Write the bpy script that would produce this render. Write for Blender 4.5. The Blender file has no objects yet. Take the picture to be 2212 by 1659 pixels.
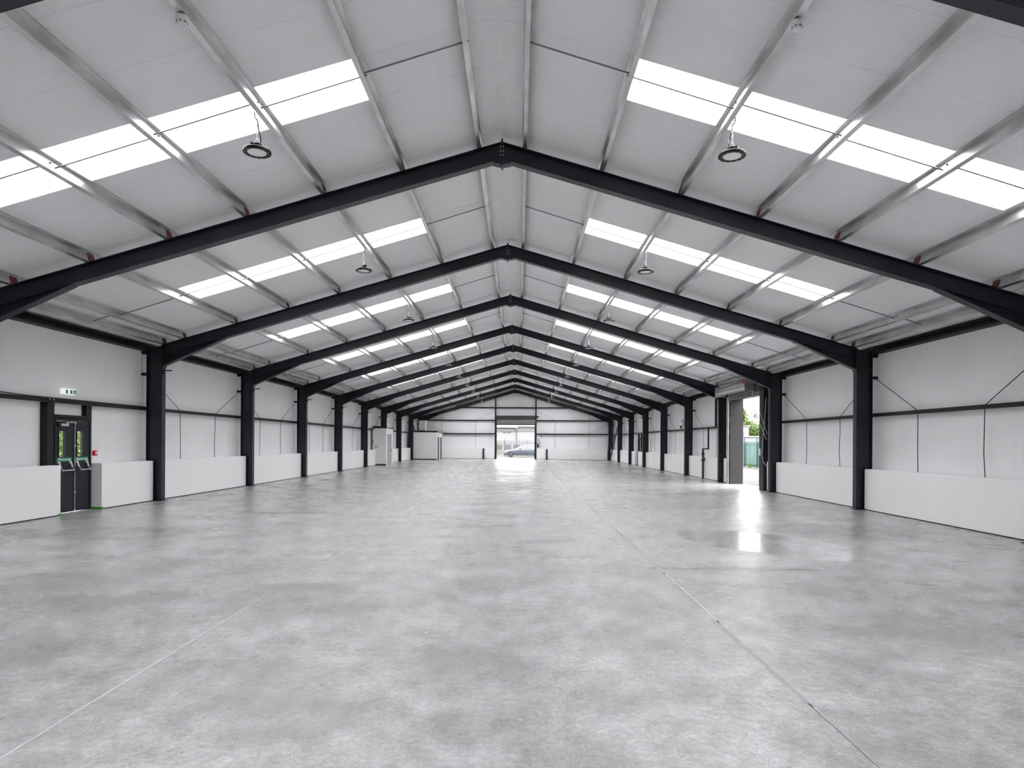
import bpy, math, random
from math import sin, cos, pi, radians, sqrt, atan2

sc = bpy.context.scene
C = bpy.context.collection

# ------------------------------------------------------------------ camera
F_PX, PPY, YAW, ROLL = 1444.43, 955.66, -0.0097, 0.006
CAM_X, CAM_H = 0.2945, 1.6504
cam_d = bpy.data.cameras.new('camera')
cam = bpy.data.objects.new('camera', cam_d)
C.objects.link(cam)
cam_d.sensor_fit = 'HORIZONTAL'
cam_d.sensor_width = 36.0
cam_d.lens = 36.0 * F_PX / 2212.0
cam_d.shift_x = 0.0
cam_d.shift_y = (PPY - 829.5) / 2212.0
cam_d.clip_start, cam_d.clip_end = 0.05, 500
from mathutils import Matrix, Vector
cam.matrix_world = (Matrix.Translation((CAM_X, 0, CAM_H)) @ Matrix.Rotation(-YAW, 4, 'Z')
                    @ Matrix.Rotation(pi / 2, 4, 'X') @ Matrix.Rotation(ROLL, 4, 'Z'))
sc.camera = cam

# ------------------------------------------------------------------ world: overcast sky (brighter towards the zenith)
SKY = 8.0
w = bpy.data.worlds.new('overcast_sky')
sc.world = w
w.use_nodes = True
nt = w.node_tree
nt.nodes.clear()
o_ = nt.nodes.new('ShaderNodeOutputWorld')
bg = nt.nodes.new('ShaderNodeBackground')
tc = nt.nodes.new('ShaderNodeTexCoord')
sp = nt.nodes.new('ShaderNodeSeparateXYZ')
mr = nt.nodes.new('ShaderNodeMapRange')
mr.inputs['From Min'].default_value = 0.0
mr.inputs['From Max'].default_value = 1.0
mr.inputs['To Min'].default_value = SKY / 3.0
mr.inputs['To Max'].default_value = SKY
bg.inputs['Color'].default_value = (1.0, 0.982, 0.997, 1)
nt.links.new(tc.outputs['Generated'], sp.inputs[0])
nt.links.new(sp.outputs['Z'], mr.inputs['Value'])
nt.links.new(mr.outputs['Result'], bg.inputs['Strength'])
nt.links.new(bg.outputs[0], o_.inputs[0])

vs = sc.view_settings
vs.view_transform = 'Standard'
vs.look = 'None'
vs.exposure = 1.2
vs.gamma = 1.0
vs.use_curve_mapping = False
sc.cycles.max_bounces = 12
sc.cycles.diffuse_bounces = 10
sc.cycles.glossy_bounces = 4
sc.cycles.transparent_max_bounces = 12
sc.cycles.caustics_reflective = False
sc.cycles.caustics_refractive = False
sc.cycles.sample_clamp_indirect = 20.0

# ------------------------------------------------------------------ dimensions of the hall (metres)
Y1 = 17.6285                      # first frame whose posts are in view
SL, ZR, XR = 0.2929, 6.844, -0.02
COS = 1 / sqrt(1 + SL * SL)
def fr(k): return Y1 + (k - 1) * 6.0
def ztop(x): return ZR - SL * abs(x - XR)        # top of the rafters
PD = 0.182                                       # purlin depth measured vertically
def zlin(x): return ztop(x) + PD                 # underside of the roof panels
def zf(x): return -0.00546 * x                   # the slab falls a little to one side
XI, XO, XW, XD = 9.1114, 9.53, 9.68, 9.33        # post inner/outer face, cladding, dado face
Y_FRONT, Y_END = -6.55, 65.93
PUR = [0.37, 1.70, 3.07, 4.42, 5.78, 7.155, 8.515, 9.05]
SKY_X = (1.78, 7.10)
SKY_BAYS = list(range(-3, 9))                    # bay k runs from fr(k) to fr(k+1)
def sky_y(k): return fr(k) + 2.82, fr(k) + 3.82
ORD = ['first', 'second', 'third', 'fourth', 'fifth', 'sixth', 'seventh', 'eighth', 'ninth', 'tenth', 'eleventh']
SIDE = {-1: 'the fire-exit wall', 1: 'the side-shutter wall'}
SLOPE = {-1: 'the slope above the fire exit', 1: 'the slope above the side shutter'}

# ------------------------------------------------------------------ mesh helpers
class MB:
    def __init__(s): s.v = []; s.f = []; s.sm = []
    def add(s, vs, fs, smooth=False):
        n = len(s.v); s.v += [tuple(p) for p in vs]
        for f in fs: s.f.append([i + n for i in f]); s.sm.append(smooth)
        return s
    def box(s, x0, x1, y0, y1, z0, z1):
        vs = [(x, y, z) for z in (z0, z1) for y in (y0, y1) for x in (x0, x1)]
        return s.add(vs, [(0, 2, 3, 1), (4, 5, 7, 6), (0, 1, 5, 4), (2, 6, 7, 3), (0, 4, 6, 2), (1, 3, 7, 5)])
    def hexa(s, b, t):          # eight corners: bottom ring, top ring
        return s.add(list(b) + list(t), [(3, 2, 1, 0), (4, 5, 6, 7), (0, 1, 5, 4), (1, 2, 6, 5), (2, 3, 7, 6), (3, 0, 4, 7)])
    def loft(s, rings, caps=True, smooth=False, closed=True):
        n = len(rings[0]); vs = [p for r in rings for p in r]; fs = []
        for i in range(len(rings) - 1):
            for j in range(n if closed else n - 1):
                k = (j + 1) % n
                fs.append((i * n + j, i * n + k, (i + 1) * n + k, (i + 1) * n + j))
        b = len(s.v); s.add(vs, fs, smooth)
        if caps:
            s.f.append([b + j for j in range(n)][::-1]); s.sm.append(False)
            s.f.append([b + (len(rings) - 1) * n + j for j in range(n)]); s.sm.append(False)
        return s
    def tube(s, pts, r, n=8, smooth=True, caps=True):
        pts = [Vector(p) for p in pts]; rings = []
        up = None
        for i, p in enumerate(pts):
            d = (pts[min(i + 1, len(pts) - 1)] - pts[max(i - 1, 0)]).normalized()
            if up is None:
                up = Vector((0, 0, 1)) if abs(d.z) < .9 else Vector((1, 0, 0))
            a = d.cross(up).normalized(); b = a.cross(d).normalized(); up = b
            rr = r[i] if isinstance(r, (list, tuple)) else r
            rings.append([p + a * (rr * cos(2 * pi * j / n)) + b * (rr * sin(2 * pi * j / n)) for j in range(n)])
        return s.loft(rings, caps, smooth)
    def lathe(s, prof, c=(0, 0, 0), n=32, smooth=True, axis='z'):
        rings = []
        for (r, z) in prof:
            ring = []
            for j in range(n):
                a = 2 * pi * j / n; p = (r * cos(a), r * sin(a), z)
                if axis == 'y': p = (p[0], p[2], p[1])
                if axis == 'x': p = (p[2], p[0], p[1])
                ring.append((c[0] + p[0], c[1] + p[1], c[2] + p[2]))
            rings.append(ring)
        return s.loft(rings, True, smooth)
    def mesh(s, name, mat, off=(0, 0, 0)):
        me = bpy.data.meshes.new(name)
        me.from_pydata([(p[0] - off[0], p[1] - off[1], p[2] - off[2]) for p in s.v], [], s.f)
        me.polygons.foreach_set('use_smooth', s.sm)
        me.update()
        import bmesh
        bm = bmesh.new(); bm.from_mesh(me)
        bmesh.ops.recalc_face_normals(bm, faces=bm.faces); bm.to_mesh(me); bm.free()
        if any(s.sm) and hasattr(me, 'set_sharp_from_angle'):
            me.set_sharp_from_angle(angle=radians(40))
        if mat: me.materials.append(mat)
        return me

def tag(o, label=None, cat=None, group=None, kind=None):
    if label: o['label'] = label
    if cat: o['category'] = cat
    if group: o['group'] = group
    if kind: o['kind'] = kind
    return o
def wpos(o):
    p = Vector((0, 0, 0))
    while o is not None:
        p = p + Vector(o.location); o = o.parent
    return p
def link(name, data, parent=None, loc=(0, 0, 0)):
    o = bpy.data.objects.new(name, data); C.objects.link(o); o.location = loc
    if parent is not None: o.parent = parent
    return o
def thing(name, label, cat, loc=(0, 0, 0), group=None, kind=None):
    o = link(name, None, None, loc); o.empty_display_size = .1
    return tag(o, label, cat, group, kind)
def part(mb, name, mat, parent, label=None):
    o = link(name, mb.mesh(name, mat, wpos(parent)), parent)
    if label: o['label'] = label
    return o
def solo(mb, name, mat, label, cat, loc=(0, 0, 0), group=None, kind=None):
    o = link(name, mb.mesh(name, mat, loc), None, loc)
    return tag(o, label, cat, group, kind)
def copy_tree(o, parent=None, loc=None):
    c = o.copy(); C.objects.link(c); c.parent = parent
    if loc is not None: c.location = loc
    for ch in list(o.children): copy_tree(ch, c)
    return c

# ------------------------------------------------------------------ materials
def mat(name, col, rough=.5, metal=0.0, var=0.0, vscale=3.0, bump=0.0, bscale=40.0, spec=.5, coat=0.0, stretch=None):
    m = bpy.data.materials.new(name); m.use_nodes = True
    n = m.node_tree; b = n.nodes['Principled BSDF']
    b.inputs['Base Color'].default_value = (*col, 1)
    b.inputs['Roughness'].default_value = rough
    b.inputs['Metallic'].default_value = metal
    b.inputs['Specular IOR Level'].default_value = spec
    b.inputs['Coat Weight'].default_value = coat
    g = n.nodes.new('ShaderNodeNewGeometry')
    src = g.outputs['Position']
    if stretch:
        mp = n.nodes.new('ShaderNodeMapping'); mp.inputs['Scale'].default_value = stretch
        n.links.new(src, mp.inputs['Vector']); src = mp.outputs['Vector']
    if var:
        t = n.nodes.new('ShaderNodeTexNoise'); t.inputs['Scale'].default_value = vscale
        t.inputs['Detail'].default_value = 5
        n.links.new(src, t.inputs['Vector'])
        r = n.nodes.new('ShaderNodeValToRGB')
        r.color_ramp.elements[0].position = .3; r.color_ramp.elements[1].position = .7
        r.color_ramp.elements[0].color = (*[max(0, c * (1 - var)) for c in col], 1)
        r.color_ramp.elements[1].color = (*[min(1, c * (1 + var)) for c in col], 1)
        n.links.new(t.outputs['Fac'], r.inputs['Fac']); n.links.new(r.outputs['Color'], b.inputs['Base Color'])
    if bump:
        t = n.nodes.new('ShaderNodeTexNoise'); t.inputs['Scale'].default_value = bscale
        n.links.new(src, t.inputs['Vector'])
        p = n.nodes.new('ShaderNodeBump'); p.inputs['Strength'].default_value = bump
        p.inputs['Distance'].default_value = .01
        n.links.new(t.outputs['Fac'], p.inputs['Height']); n.links.new(p.outputs[0], b.inputs['Normal'])
    return m

def ribbed(name, col, rough, axis, period, depth, spec=.4):
    """painted liner sheet: fine micro-ribs (relief only) running across one axis"""
    m = mat(name, col, rough, var=.02, vscale=.6, spec=spec)
    n = m.node_tree; b = n.nodes['Principled BSDF']
    g = n.nodes.new('ShaderNodeNewGeometry'); s = n.nodes.new('ShaderNodeSeparateXYZ')
    n.links.new(g.outputs['Position'], s.inputs[0])
    mu = n.nodes.new('ShaderNodeMath'); mu.operation = 'MULTIPLY'; mu.inputs[1].default_value = 2 * pi / period
    si = n.nodes.new('ShaderNodeMath'); si.operation = 'SINE'
    n.links.new(s.outputs[axis], mu.inputs[0]); n.links.new(mu.outputs[0], si.inputs[0])
    bp = n.nodes.new('ShaderNodeBump'); bp.inputs['Strength'].default_value = .5; bp.inputs['Distance'].default_value = depth
    n.links.new(si.outputs[0], bp.inputs['Height']); n.links.new(bp.outputs[0], b.inputs['Normal'])
    return m

M = {}
M['roof'] = ribbed('liner_white_roof', (.92, .913, .923), .38, 'Y', .05, .0028)
M['wall'] = ribbed('liner_white_wall', (.88, .875, .885), .45, 'Y', .05, .0022)
M['wall_end'] = ribbed('liner_white_end', (.88, .875, .885), .45, 'X', .05, .0012)
M['flash'] = mat('ridge_flashing_white', (.88, .875, .885), .4, var=.03)
M['dado'] = mat('dado_white_paint', (.94, .935, .94), .55, var=.015, vscale=1.2, bump=.08, bscale=14)
M['steel'] = mat('charcoal_steel_paint', (.009, .012, .018), .36, var=.15, vscale=9, bump=.05, bscale=120, spec=.4)
M['rail'] = mat('black_rail_paint', (.010, .010, .013), .5, var=.2, vscale=4, spec=.25)
M['galv'] = mat('galvanised_steel', (.62, .63, .63), .33, metal=.92, var=.22, vscale=5, stretch=(1, .35, 1))
M['rod'] = mat('grey_rod', (.22, .22, .23), .45, metal=.7)
M['wire'] = mat('dark_wire', (.035, .035, .04), .5, metal=.3)
M['cleat'] = mat('red_oxide_primer', (.17, .035, .022), .6, var=.3, vscale=30)
M['bolt'] = mat('zinc_bolt', (.6, .6, .6), .35, metal=.9)
M['black'] = mat('lamp_black_plastic', (.010, .010, .012), .5, spec=.3)
M['lens'] = mat('lamp_lens', (.93, .94, .93), .25, spec=.5)
M['chrome'] = mat('bright_chain', (.45, .45, .46), .35, metal=1)
M['white'] = mat('white_plastic', (.82, .82, .83), .35)
M['grey_dark'] = mat('smoke_vent_grey', (.28, .27, .28), .5)
M['sealant'] = mat('black_sealant', (.012, .012, .013), .6)
M['doorpaint'] = mat('door_anthracite', (.014, .017, .022), .45, var=.1, vscale=6, spec=.25)
M['stainless'] = mat('satin_stainless', (.66, .67, .68), .3, metal=.9)
M['signgreen'] = mat('sign_green', (.0, .22, .10), .4)
M['exitlit'] = mat('exit_sign_lit', (.9, .92, .91), .35)
M['exitlit'].node_tree.nodes['Principled BSDF'].inputs['Emission Color'].default_value = (.93, 1, .97, 1)
M['exitlit'].node_tree.nodes['Principled BSDF'].inputs['Emission Strength'].default_value = .22
M['signdark'] = mat('sign_dark_green', (.005, .05, .03), .4)
M['signwhite'] = mat('sign_white', (.9, .92, .91), .35)
M['red'] = mat('call_point_red', (.50, .008, .02), .35)
M['tape'] = mat('green_tape', (.06, .30, .008), .5)
M['cabin'] = mat('cabin_white', (.80, .80, .80), .4, var=.015)
M['grey_door'] = mat('cabin_door_grey', (.30, .30, .31), .4)
M['beige'] = mat('heater_beige', (.62, .58, .54), .5)
M['jamb'] = mat('coated_jamb_grey', (.022, .0212, .021), .5, var=.15, vscale=2, spec=.25)
M['lathsoft'] = mat('shutter_lath_grey', (.10, .10, .105), .45, metal=.2)
M['lath'] = mat('shutter_lath_galv', (.50, .50, .51), .36, metal=.85, var=.06)
M['lathdark'] = mat('shutter_lath_charcoal', (.035, .04, .042), .45)
M['chainred'] = mat('motor_red', (.55, .03, .06), .4)
M['cord'] = mat('grey_cord', (.45, .46, .43), .6)
M['asphalt'] = mat('yard_concrete', (.062, .060, .057), .9, spec=.08, var=.15, vscale=.8, bump=.2, bscale=25)
M['teal'] = mat('fence_teal', (.034, .075, .067), .55, var=.3, vscale=3, stretch=(1, 1, .25))
M['tealdark'] = mat('fence_teal_post', (.010, .05, .042), .5)
M['pale'] = mat('palisade_galv', (.065, .068, .069), .55, var=.1, vscale=6)
M['shedwhite'] = mat('shed_white', (.145, .145, .147), .6, var=.04)
M['shedgrey'] = mat('shed_grey', (.095, .095, .097), .6, var=.06)
M['sheddark'] = mat('shed_dark', (.05, .05, .052), .6)
M['car'] = mat('car_blue_grey', (.040, .046, .060), .35, metal=.0, coat=.25, spec=.35)
M['carglass'] = mat('car_glass', (.05, .06, .07), .2, spec=.3)
M['tyre'] = mat('tyre_rubber', (.012, .012, .012), .8)
M['alloy'] = mat('alloy_wheel', (.16, .17, .18), .3, metal=.8)
M['caliper'] = mat('caliper_red', (.55, .01, .05), .4)
M['carlight'] = mat('headlamp', (.6, .62, .65), .1)
M['bark'] = mat('bark', (.06, .045, .035), .9, var=.3, vscale=8)
def leaf_mat(name, a, b):
    m = mat(name, a, .6, var=.0)
    n = m.node_tree; bs = n.nodes['Principled BSDF']
    g = n.nodes.new('ShaderNodeNewGeometry'); t = n.nodes.new('ShaderNodeTexNoise'); t.inputs['Scale'].default_value = 2.2
    t.inputs['Detail'].default_value = 3
    r = n.nodes.new('ShaderNodeValToRGB')
    r.color_ramp.elements[0].position = .35; r.color_ramp.elements[1].position = .65
    r.color_ramp.elements[0].color = (*a, 1); r.color_ramp.elements[1].color = (*b, 1)
    n.links.new(g.outputs['Position'], t.inputs['Vector']); n.links.new(t.outputs['Fac'], r.inputs['Fac'])
    n.links.new(r.outputs['Color'], bs.inputs['Base Color'])
    tr = n.nodes.new('ShaderNodeBsdfTranslucent'); mx = n.nodes.new('ShaderNodeMixShader'); mx.inputs[0].default_value = .35
    n.links.new(r.outputs['Color'], tr.inputs['Color'])
    out = n.nodes['Material Output']
    n.links.new(bs.outputs[0], mx.inputs[1]); n.links.new(tr.outputs[0], mx.inputs[2]); n.links.new(mx.outputs[0], out.inputs[0])
    return m
M['leaf_bright'] = leaf_mat('leaf_bright', (.055, .105, .012), (.16, .20, .045))
M['leaf_mid'] = leaf_mat('leaf_mid', (.028, .07, .010), (.10, .15, .03))
M['leaf_pale'] = leaf_mat('leaf_pale', (.06, .08, .035), (.125, .145, .075))

def pane_mat(name, tint, gloss):
    m = bpy.data.materials.new(name); m.use_nodes = True
    n = m.node_tree; n.nodes.clear()
    out = n.nodes.new('ShaderNodeOutputMaterial'); t = n.nodes.new('ShaderNodeBsdfTransparent'); t.inputs[0].default_value = (*tint, 1)
    g = n.nodes.new('ShaderNodeBsdfGlossy'); g.inputs['Roughness'].default_value = .12
    mx = n.nodes.new('ShaderNodeMixShader'); mx.inputs[0].default_value = gloss
    n.links.new(t.outputs[0], mx.inputs[1]); n.links.new(g.outputs[0], mx.inputs[2]); n.links.new(mx.outputs[0], out.inputs[0])
    return m
M['rooflight'] = pane_mat('rooflight_pane', (.96, .97, .97), .03)
M['glass'] = pane_mat('door_glass', (.88, .92, .88), .06)

def floor_mat():
    m = bpy.data.materials.new('concrete_floor'); m.use_nodes = True
    n = m.node_tree; b = n.nodes['Principled BSDF']; L = n.links.new
    g = n.nodes.new('ShaderNodeNewGeometry'); P = g.outputs['Position']
    def noise(scale, det=6, rough=.55, vec=P):
        t = n.nodes.new('ShaderNodeTexNoise'); t.inputs['Scale'].default_value = scale
        t.inputs['Detail'].default_value = det; t.inputs['Roughness'].default_value = rough; L(vec, t.inputs['Vector'])
        return t.outputs['Fac']
    def ramp(f, a, c, lo=0.0, hi=1.0):
        r = n.nodes.new('ShaderNodeMapRange'); r.interpolation_type = 'SMOOTHSTEP'
        r.inputs['From Min'].default_value = a; r.inputs['From Max'].default_value = c
        r.inputs['To Min'].default_value = lo; r.inputs['To Max'].default_value = hi; L(f, r.inputs['Value'])
        return r.outputs['Result']
    def op(o, a, c):
        q = n.nodes.new('ShaderNodeMath'); q.operation = o
        for i, x in enumerate((a, c)):
            if isinstance(x, (int, float)): q.inputs[i].default_value = x
            else: L(x, q.inputs[i])
        return q.outputs[0]
    s = n.nodes.new('ShaderNodeSeparateXYZ'); L(P, s.inputs[0]); X, Y = s.outputs['X'], s.outputs['Y']
    big, mid, fine = noise(.22, 5), noise(1.1, 8, .62), noise(22, 4, .7)
    # stains: broad trowel patches, worn blotches, a day-joint where the finish changes
    v = ramp(big, .30, .70, .88, 1.10)
    v = op('MULTIPLY', v, ramp(mid, .30, .70, .72, 1.17))
    v = op('MULTIPLY', v, ramp(noise(4.5, 9, .72), .32, .68, .84, 1.10))
    v = op('MULTIPLY', v, ramp(fine, .3, .7, .88, 1.10))
    v = op('MULTIPLY', v, ramp(noise(75, 3, .7), .32, .68, .88, 1.10))
    dj = op('ADD', Y, op('MULTIPLY', op('SUBTRACT', noise(.8, 6, .6), .5), 1.3))
    v = op('MULTIPLY', v, ramp(dj, 9.18, 9.34, .90, 1.0))
    def blot(cx, cy, rx, ry, amp, lo, ns=1.6, soft=.6):
        ux = op('DIVIDE', op('SUBTRACT', X, cx), rx); uy = op('DIVIDE', op('SUBTRACT', Y, cy), ry)
        d = op('ADD', op('ADD', op('MULTIPLY', ux, ux), op('MULTIPLY', uy, uy)), op('MULTIPLY', op('SUBTRACT', noise(ns, 7, .65), .5), amp))
        return ramp(d, 1 - soft, 1 + soft, lo, 1.0)
    for args in ((-1.9, 6.9, .75, .8, 4.5, .80), (3.3, 8.93, 1.3, .10, 2.0, .72), (3.4, 3.6, 1.3, .9, 4.0, .80), (-6.8, 11.5, 1.8, .8, 4.5, .80),
                 (6.6, 13.2, 2.2, 1.0, 4.0, .82), (-4.2, 4.6, 1.4, .8, 4.5, .86), (-5.2, 15.5, 1.2, .7, 4.0, .84), (5.2, 6.0, 1.2, .5, 4.5, .88)):
        v = op('MULTIPLY', v, blot(*args))
    # smooth puddle; its lighter base colour stands in for missing reflected light
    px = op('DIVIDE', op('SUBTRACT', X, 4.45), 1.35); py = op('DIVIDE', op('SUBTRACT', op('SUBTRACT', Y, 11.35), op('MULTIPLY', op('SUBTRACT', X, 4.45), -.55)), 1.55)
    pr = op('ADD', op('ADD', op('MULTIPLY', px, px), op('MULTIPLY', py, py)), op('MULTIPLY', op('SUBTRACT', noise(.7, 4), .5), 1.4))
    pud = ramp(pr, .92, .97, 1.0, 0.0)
    pits = ramp(noise(21, 2, .6), .69, .74, 1.0, .58)
    v = op('MULTIPLY', v, pits)
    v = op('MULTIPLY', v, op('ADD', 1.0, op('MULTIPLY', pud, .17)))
    cm = n.nodes.new('ShaderNodeMix'); cm.data_type = 'RGBA'; cm.blend_type = 'MULTIPLY'; cm.inputs[0].default_value = 1
    cm.inputs[6].default_value = (.424, .422, .428, 1)
    cb = n.nodes.new('ShaderNodeCombineColor'); [L(v, cb.inputs[i]) for i in range(3)]
    L(cb.outputs[0], cm.inputs[7]); L(cm.outputs[2], b.inputs['Base Color'])
    r = ramp(mid, .30, .70, .29, .15)
    r = op('ADD', r, ramp(big, .3, .7, .06, -.03))
    r = op('MULTIPLY', r, op('SUBTRACT', 1.0, op('MULTIPLY', pud, .25)))
    L(r, b.inputs['Roughness']); b.inputs['Specular IOR Level'].default_value = .85
    h = op('ADD', op('MULTIPLY', noise(58, 3, .7), .8), op('MULTIPLY', noise(11, 5, .65), .9))
    h = op('MULTIPLY', h, op('SUBTRACT', 1.0, op('MULTIPLY', pud, .93)))
    bp = n.nodes.new('ShaderNodeBump'); bp.inputs['Strength'].default_value = .6; bp.inputs['Distance'].default_value = .008
    L(h, bp.inputs['Height']); L(bp.outputs[0], b.inputs['Normal'])
    return m
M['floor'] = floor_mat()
M['joint_light'] = mat('joint_filler_light', (.45, .45, .455), .4, var=.1, vscale=9)
M['joint_grey'] = mat('joint_filler_grey', (.30, .30, .305), .32, var=.12, vscale=6)

# ================================================================== structure
# ---- floor: three long pours with filled joints between them
base = MB()
def slab(mb, x0, x1, y0, y1, top, bot):
    mb.hexa([(x0, y0, zf(x0) + bot), (x1, y0, zf(x1) + bot), (x1, y1, zf(x1) + bot), (x0, y1, zf(x0) + bot)],
            [(x0, y0, zf(x0) + top), (x1, y0, zf(x1) + top), (x1, y1, zf(x1) + top), (x0, y1, zf(x0) + top)])
slab(base, -9.9, 9.9, Y_FRONT - .2, 66.1, -.012, -.25)
floor = solo(base, 'floor', M['joint_grey'], 'pale grey polished concrete floor of the hall', 'floor', kind='structure')
JL, JR = -2.36, 2.165
for a, b in ((-9.9, JL - .008), (JL + .008, JR - .008), (JR + .008, 9.9)):
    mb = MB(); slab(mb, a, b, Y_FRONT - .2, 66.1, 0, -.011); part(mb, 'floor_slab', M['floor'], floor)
rnd = random.Random(4)
def filler(x, wid, y0, y1, m, seed):
    r = random.Random(seed); mb = MB(); pts = []; y = y0; wl = wr = wid
    while y < y1:
        wl = max(.004, min(wid * 2.0, wl + r.uniform(-.4, .4) * wid)); wr = max(.004, min(wid * 2.0, wr + r.uniform(-.4, .4) * wid))
        pts.append((x - wl, x + wr, y)); y += r.uniform(.12, .3)
    rings = [[(a, y, zf(a) - .004), (b, y, zf(b) - .004), (b, y, zf(b) + .0012), (a, y, zf(a) + .0012)] for a, b, y in pts]
    mb.loft(rings); part(mb, 'joint_filler', m, floor)
filler(JL, .007, -2, 22, M['joint_light'], 1)
filler(JL, .012, 22, 65.5, M['joint_grey'], 2)
filler(JR, .012, 6.3, 8.6, M['joint_light'], 3)
filler(JR, .034, 4.3, 6.3, M['joint_grey'], 4)
filler(JR, .012, -2, 4.3, M['joint_grey'], 14)
filler(JR, .030, 8.6, 12.2, M['joint_grey'], 5)
filler(JR, .016, 12.2, 65.5, M['joint_grey'], 6)

# ---- roof panels
ceiling = thing('ceiling', 'white ribbed liner panels of the pitched roof', 'ceiling', kind='structure')
T = .10
def roof_panel(s, x0, x1, y0, y1):
    """one liner panel from |x| = x0 to x1 with a small V joint on both long edges"""
    g = .006; mb = MB(); rings = []
    for x in (x0, x1):
        z = ZR + PD - SL * x
        X = XR + s * x
        prof = [(y0, T), (y1, T), (y1, g * 1.3), (y1 - g, 0), (y0 + g, 0), (y0, g * 1.3)]
        rings.append([(X, y, z + t) for y, t in prof])
    mb.loft(rings)
    return mb
cache = {}
def put_roof_panel(s, x0, x1, y):
    key = (s, x0, x1)
    if key not in cache: cache[key] = roof_panel(s, x0, x1, 0, 1.0).mesh('roof_panel', M['roof'])
    return link('roof_panel', cache[key], ceiling, (0, y, 0))
sky_starts = {round(sky_y(k)[0], 2): k for k in SKY_BAYS}
y = sky_y(SKY_BAYS[0])[0] - 3.0
y = round(y, 4); win = 0
rooflights = []
while y < 66.0:
    k = sky_starts.get(round(y, 2))
    for s in (-1, 1):
        if k is None: put_roof_panel(s, 0, 9.92, y)
        else:
            put_roof_panel(s, 0, SKY_X[0], y); put_roof_panel(s, SKY_X[1], 9.92, y)
            rooflights.append((s, k, y))
    y = round(y + 1.0, 4)
for i, (s, k, y) in enumerate(rooflights):
    mb = MB(); x0, x1 = SKY_X; e = .0
    za, zb = ZR + PD - SL * x0 + T * .78, ZR + PD - SL * x1 + T * .78
    A, B = XR + s * x0, XR + s * x1
    mb.hexa([(A, y + e, za), (B, y + e, zb), (B, y + 1 - e, zb), (A, y + 1 - e, za)],
            [(A, y + e, za + .012), (B, y + e, zb + .012), (B, y + 1 - e, zb + .012), (A, y + 1 - e, za + .012)])
    if k >= -1:
        lab = 'white translucent roof light on %s, %s from the camera' % (SLOPE[s], ORD[k + 1])
    else: lab = 'white translucent roof light behind the camera on %s, bay %s' % (SLOPE[s], 'one' if k == -2 else 'two')
    solo(mb, 'window_%d' % (i + 1), M['rooflight'], lab, 'skylight', kind='structure')
y = Y_FRONT
while y < 65.8:       # ridge flashing in three metre lengths, lapped
    y2 = min(y + 3.0, 65.85); mb = MB(); wd = .15
    rings = [[(XR - wd, q, ZR + PD - SL * wd - .004), (XR, q, ZR + PD - .03), (XR + wd, q, ZR + PD - SL * wd - .004),
              (XR + wd, q, ZR + PD - SL * wd + .002), (XR, q, ZR + PD + .01), (XR - wd, q, ZR + PD - SL * wd + .002)] for q in (y + .004, y2 - .004)]
    mb.loft(rings); part(mb, 'ridge_flashing', M['flash'], ceiling); y = y2

# ---- side walls: metre-wide panels with V joints, cut round the openings
def wall_piece(s, y0, y1, z0, z1):
    g = .006; mb = MB(); rings = []
    for z in (z0, z1):
        prof = [(XW + .08, y0), (XW + .08, y1), (XW + g, y1), (XW, y1 - g), (XW, y0 + g), (XW + g, y0)]
        rings.append([(s * x, q, z) for x, q in prof])
    mb.loft(rings); return mb
DOOR1 = (14.06, 15.36, 2.12)
SHUT = (24.87, 28.35, 3.52)
DOOR2 = (50.75, 51.72, 2.06)
def side_wall(s, name, label, openings):
    root = thing(name, label, 'wall', kind='structure'); shared = {}
    y = 12.77 - 20
    zt = zlin(XW) + .04
    while y < 66:
        a, b = max(y, Y_FRONT), min(y + 1, Y_END + .08); cuts = [a]
        ops = [o for o in openings if o[0] < b and o[1] > a]
        for o in ops: cuts += [q for q in o[:2] if a < q < b]
        cuts = sorted(cuts + [b])
        for c0, c1 in zip(cuts, cuts[1:]):
            m_ = (c0 + c1) / 2
            z0 = next((o[2] for o in ops if o[0] < m_ < o[1]), zf(s * XW) - .02)
            key = (round(c1 - c0, 4), round(z0, 3))
            if key not in shared: shared[key] = wall_piece(s, 0, c1 - c0, z0, zt).mesh('wall_panel', M['wall'])
            link('wall_panel', shared[key], root, (0, c0, 0))
        y += 1
    return root
side_wall(-1, 'wall_left', 'white insulated panel wall with the fire exit in it', [DOOR1])
side_wall(1, 'wall_right', 'white insulated panel wall with the side roller shutter in it', [SHUT, DOOR2])
# ---- end gable and the wall behind the camera
we = thing('wall_back', 'white gable wall at the far end around the roller shutter', 'wall', kind='structure')
ED = (-1.92, 1.94, 3.95)
xs = sorted(set([-9.76, ED[0], ED[1], 9.76] + [XR + i for i in range(-9, 10)]))
for a, b in zip(xs, xs[1:]):
    m_ = (a + b) / 2; z0 = ED[2] if ED[0] < m_ < ED[1] else -.06
    mb = MB(); g = .006; rings = []
    prof = [(a, Y_END + .08), (a, Y_END + g), (a + g, Y_END), (b - g, Y_END), (b, Y_END + g), (b, Y_END + .08)]
    rings = [[(x, q, z0) for x, q in prof], [(x, q, zlin(x) + .04) for x, q in prof]]
    mb.loft(rings); part(mb, 'wall_panel', M['wall_end'], we)
mb = MB(); P_ = [(-9.9, -.1), (9.9, -.1), (9.9, zlin(9.9) + .05), (XR, zlin(XR) + .05), (-9.9, zlin(9.9) + .05)]
mb.loft([[(x, Y_FRONT - .08, z) for x, z in P_], [(x, Y_FRONT, z) for x, z in P_]])
solo(mb, 'wall_front', M['wall_end'], 'white gable wall behind the camera', 'wall', kind='structure')

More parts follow.
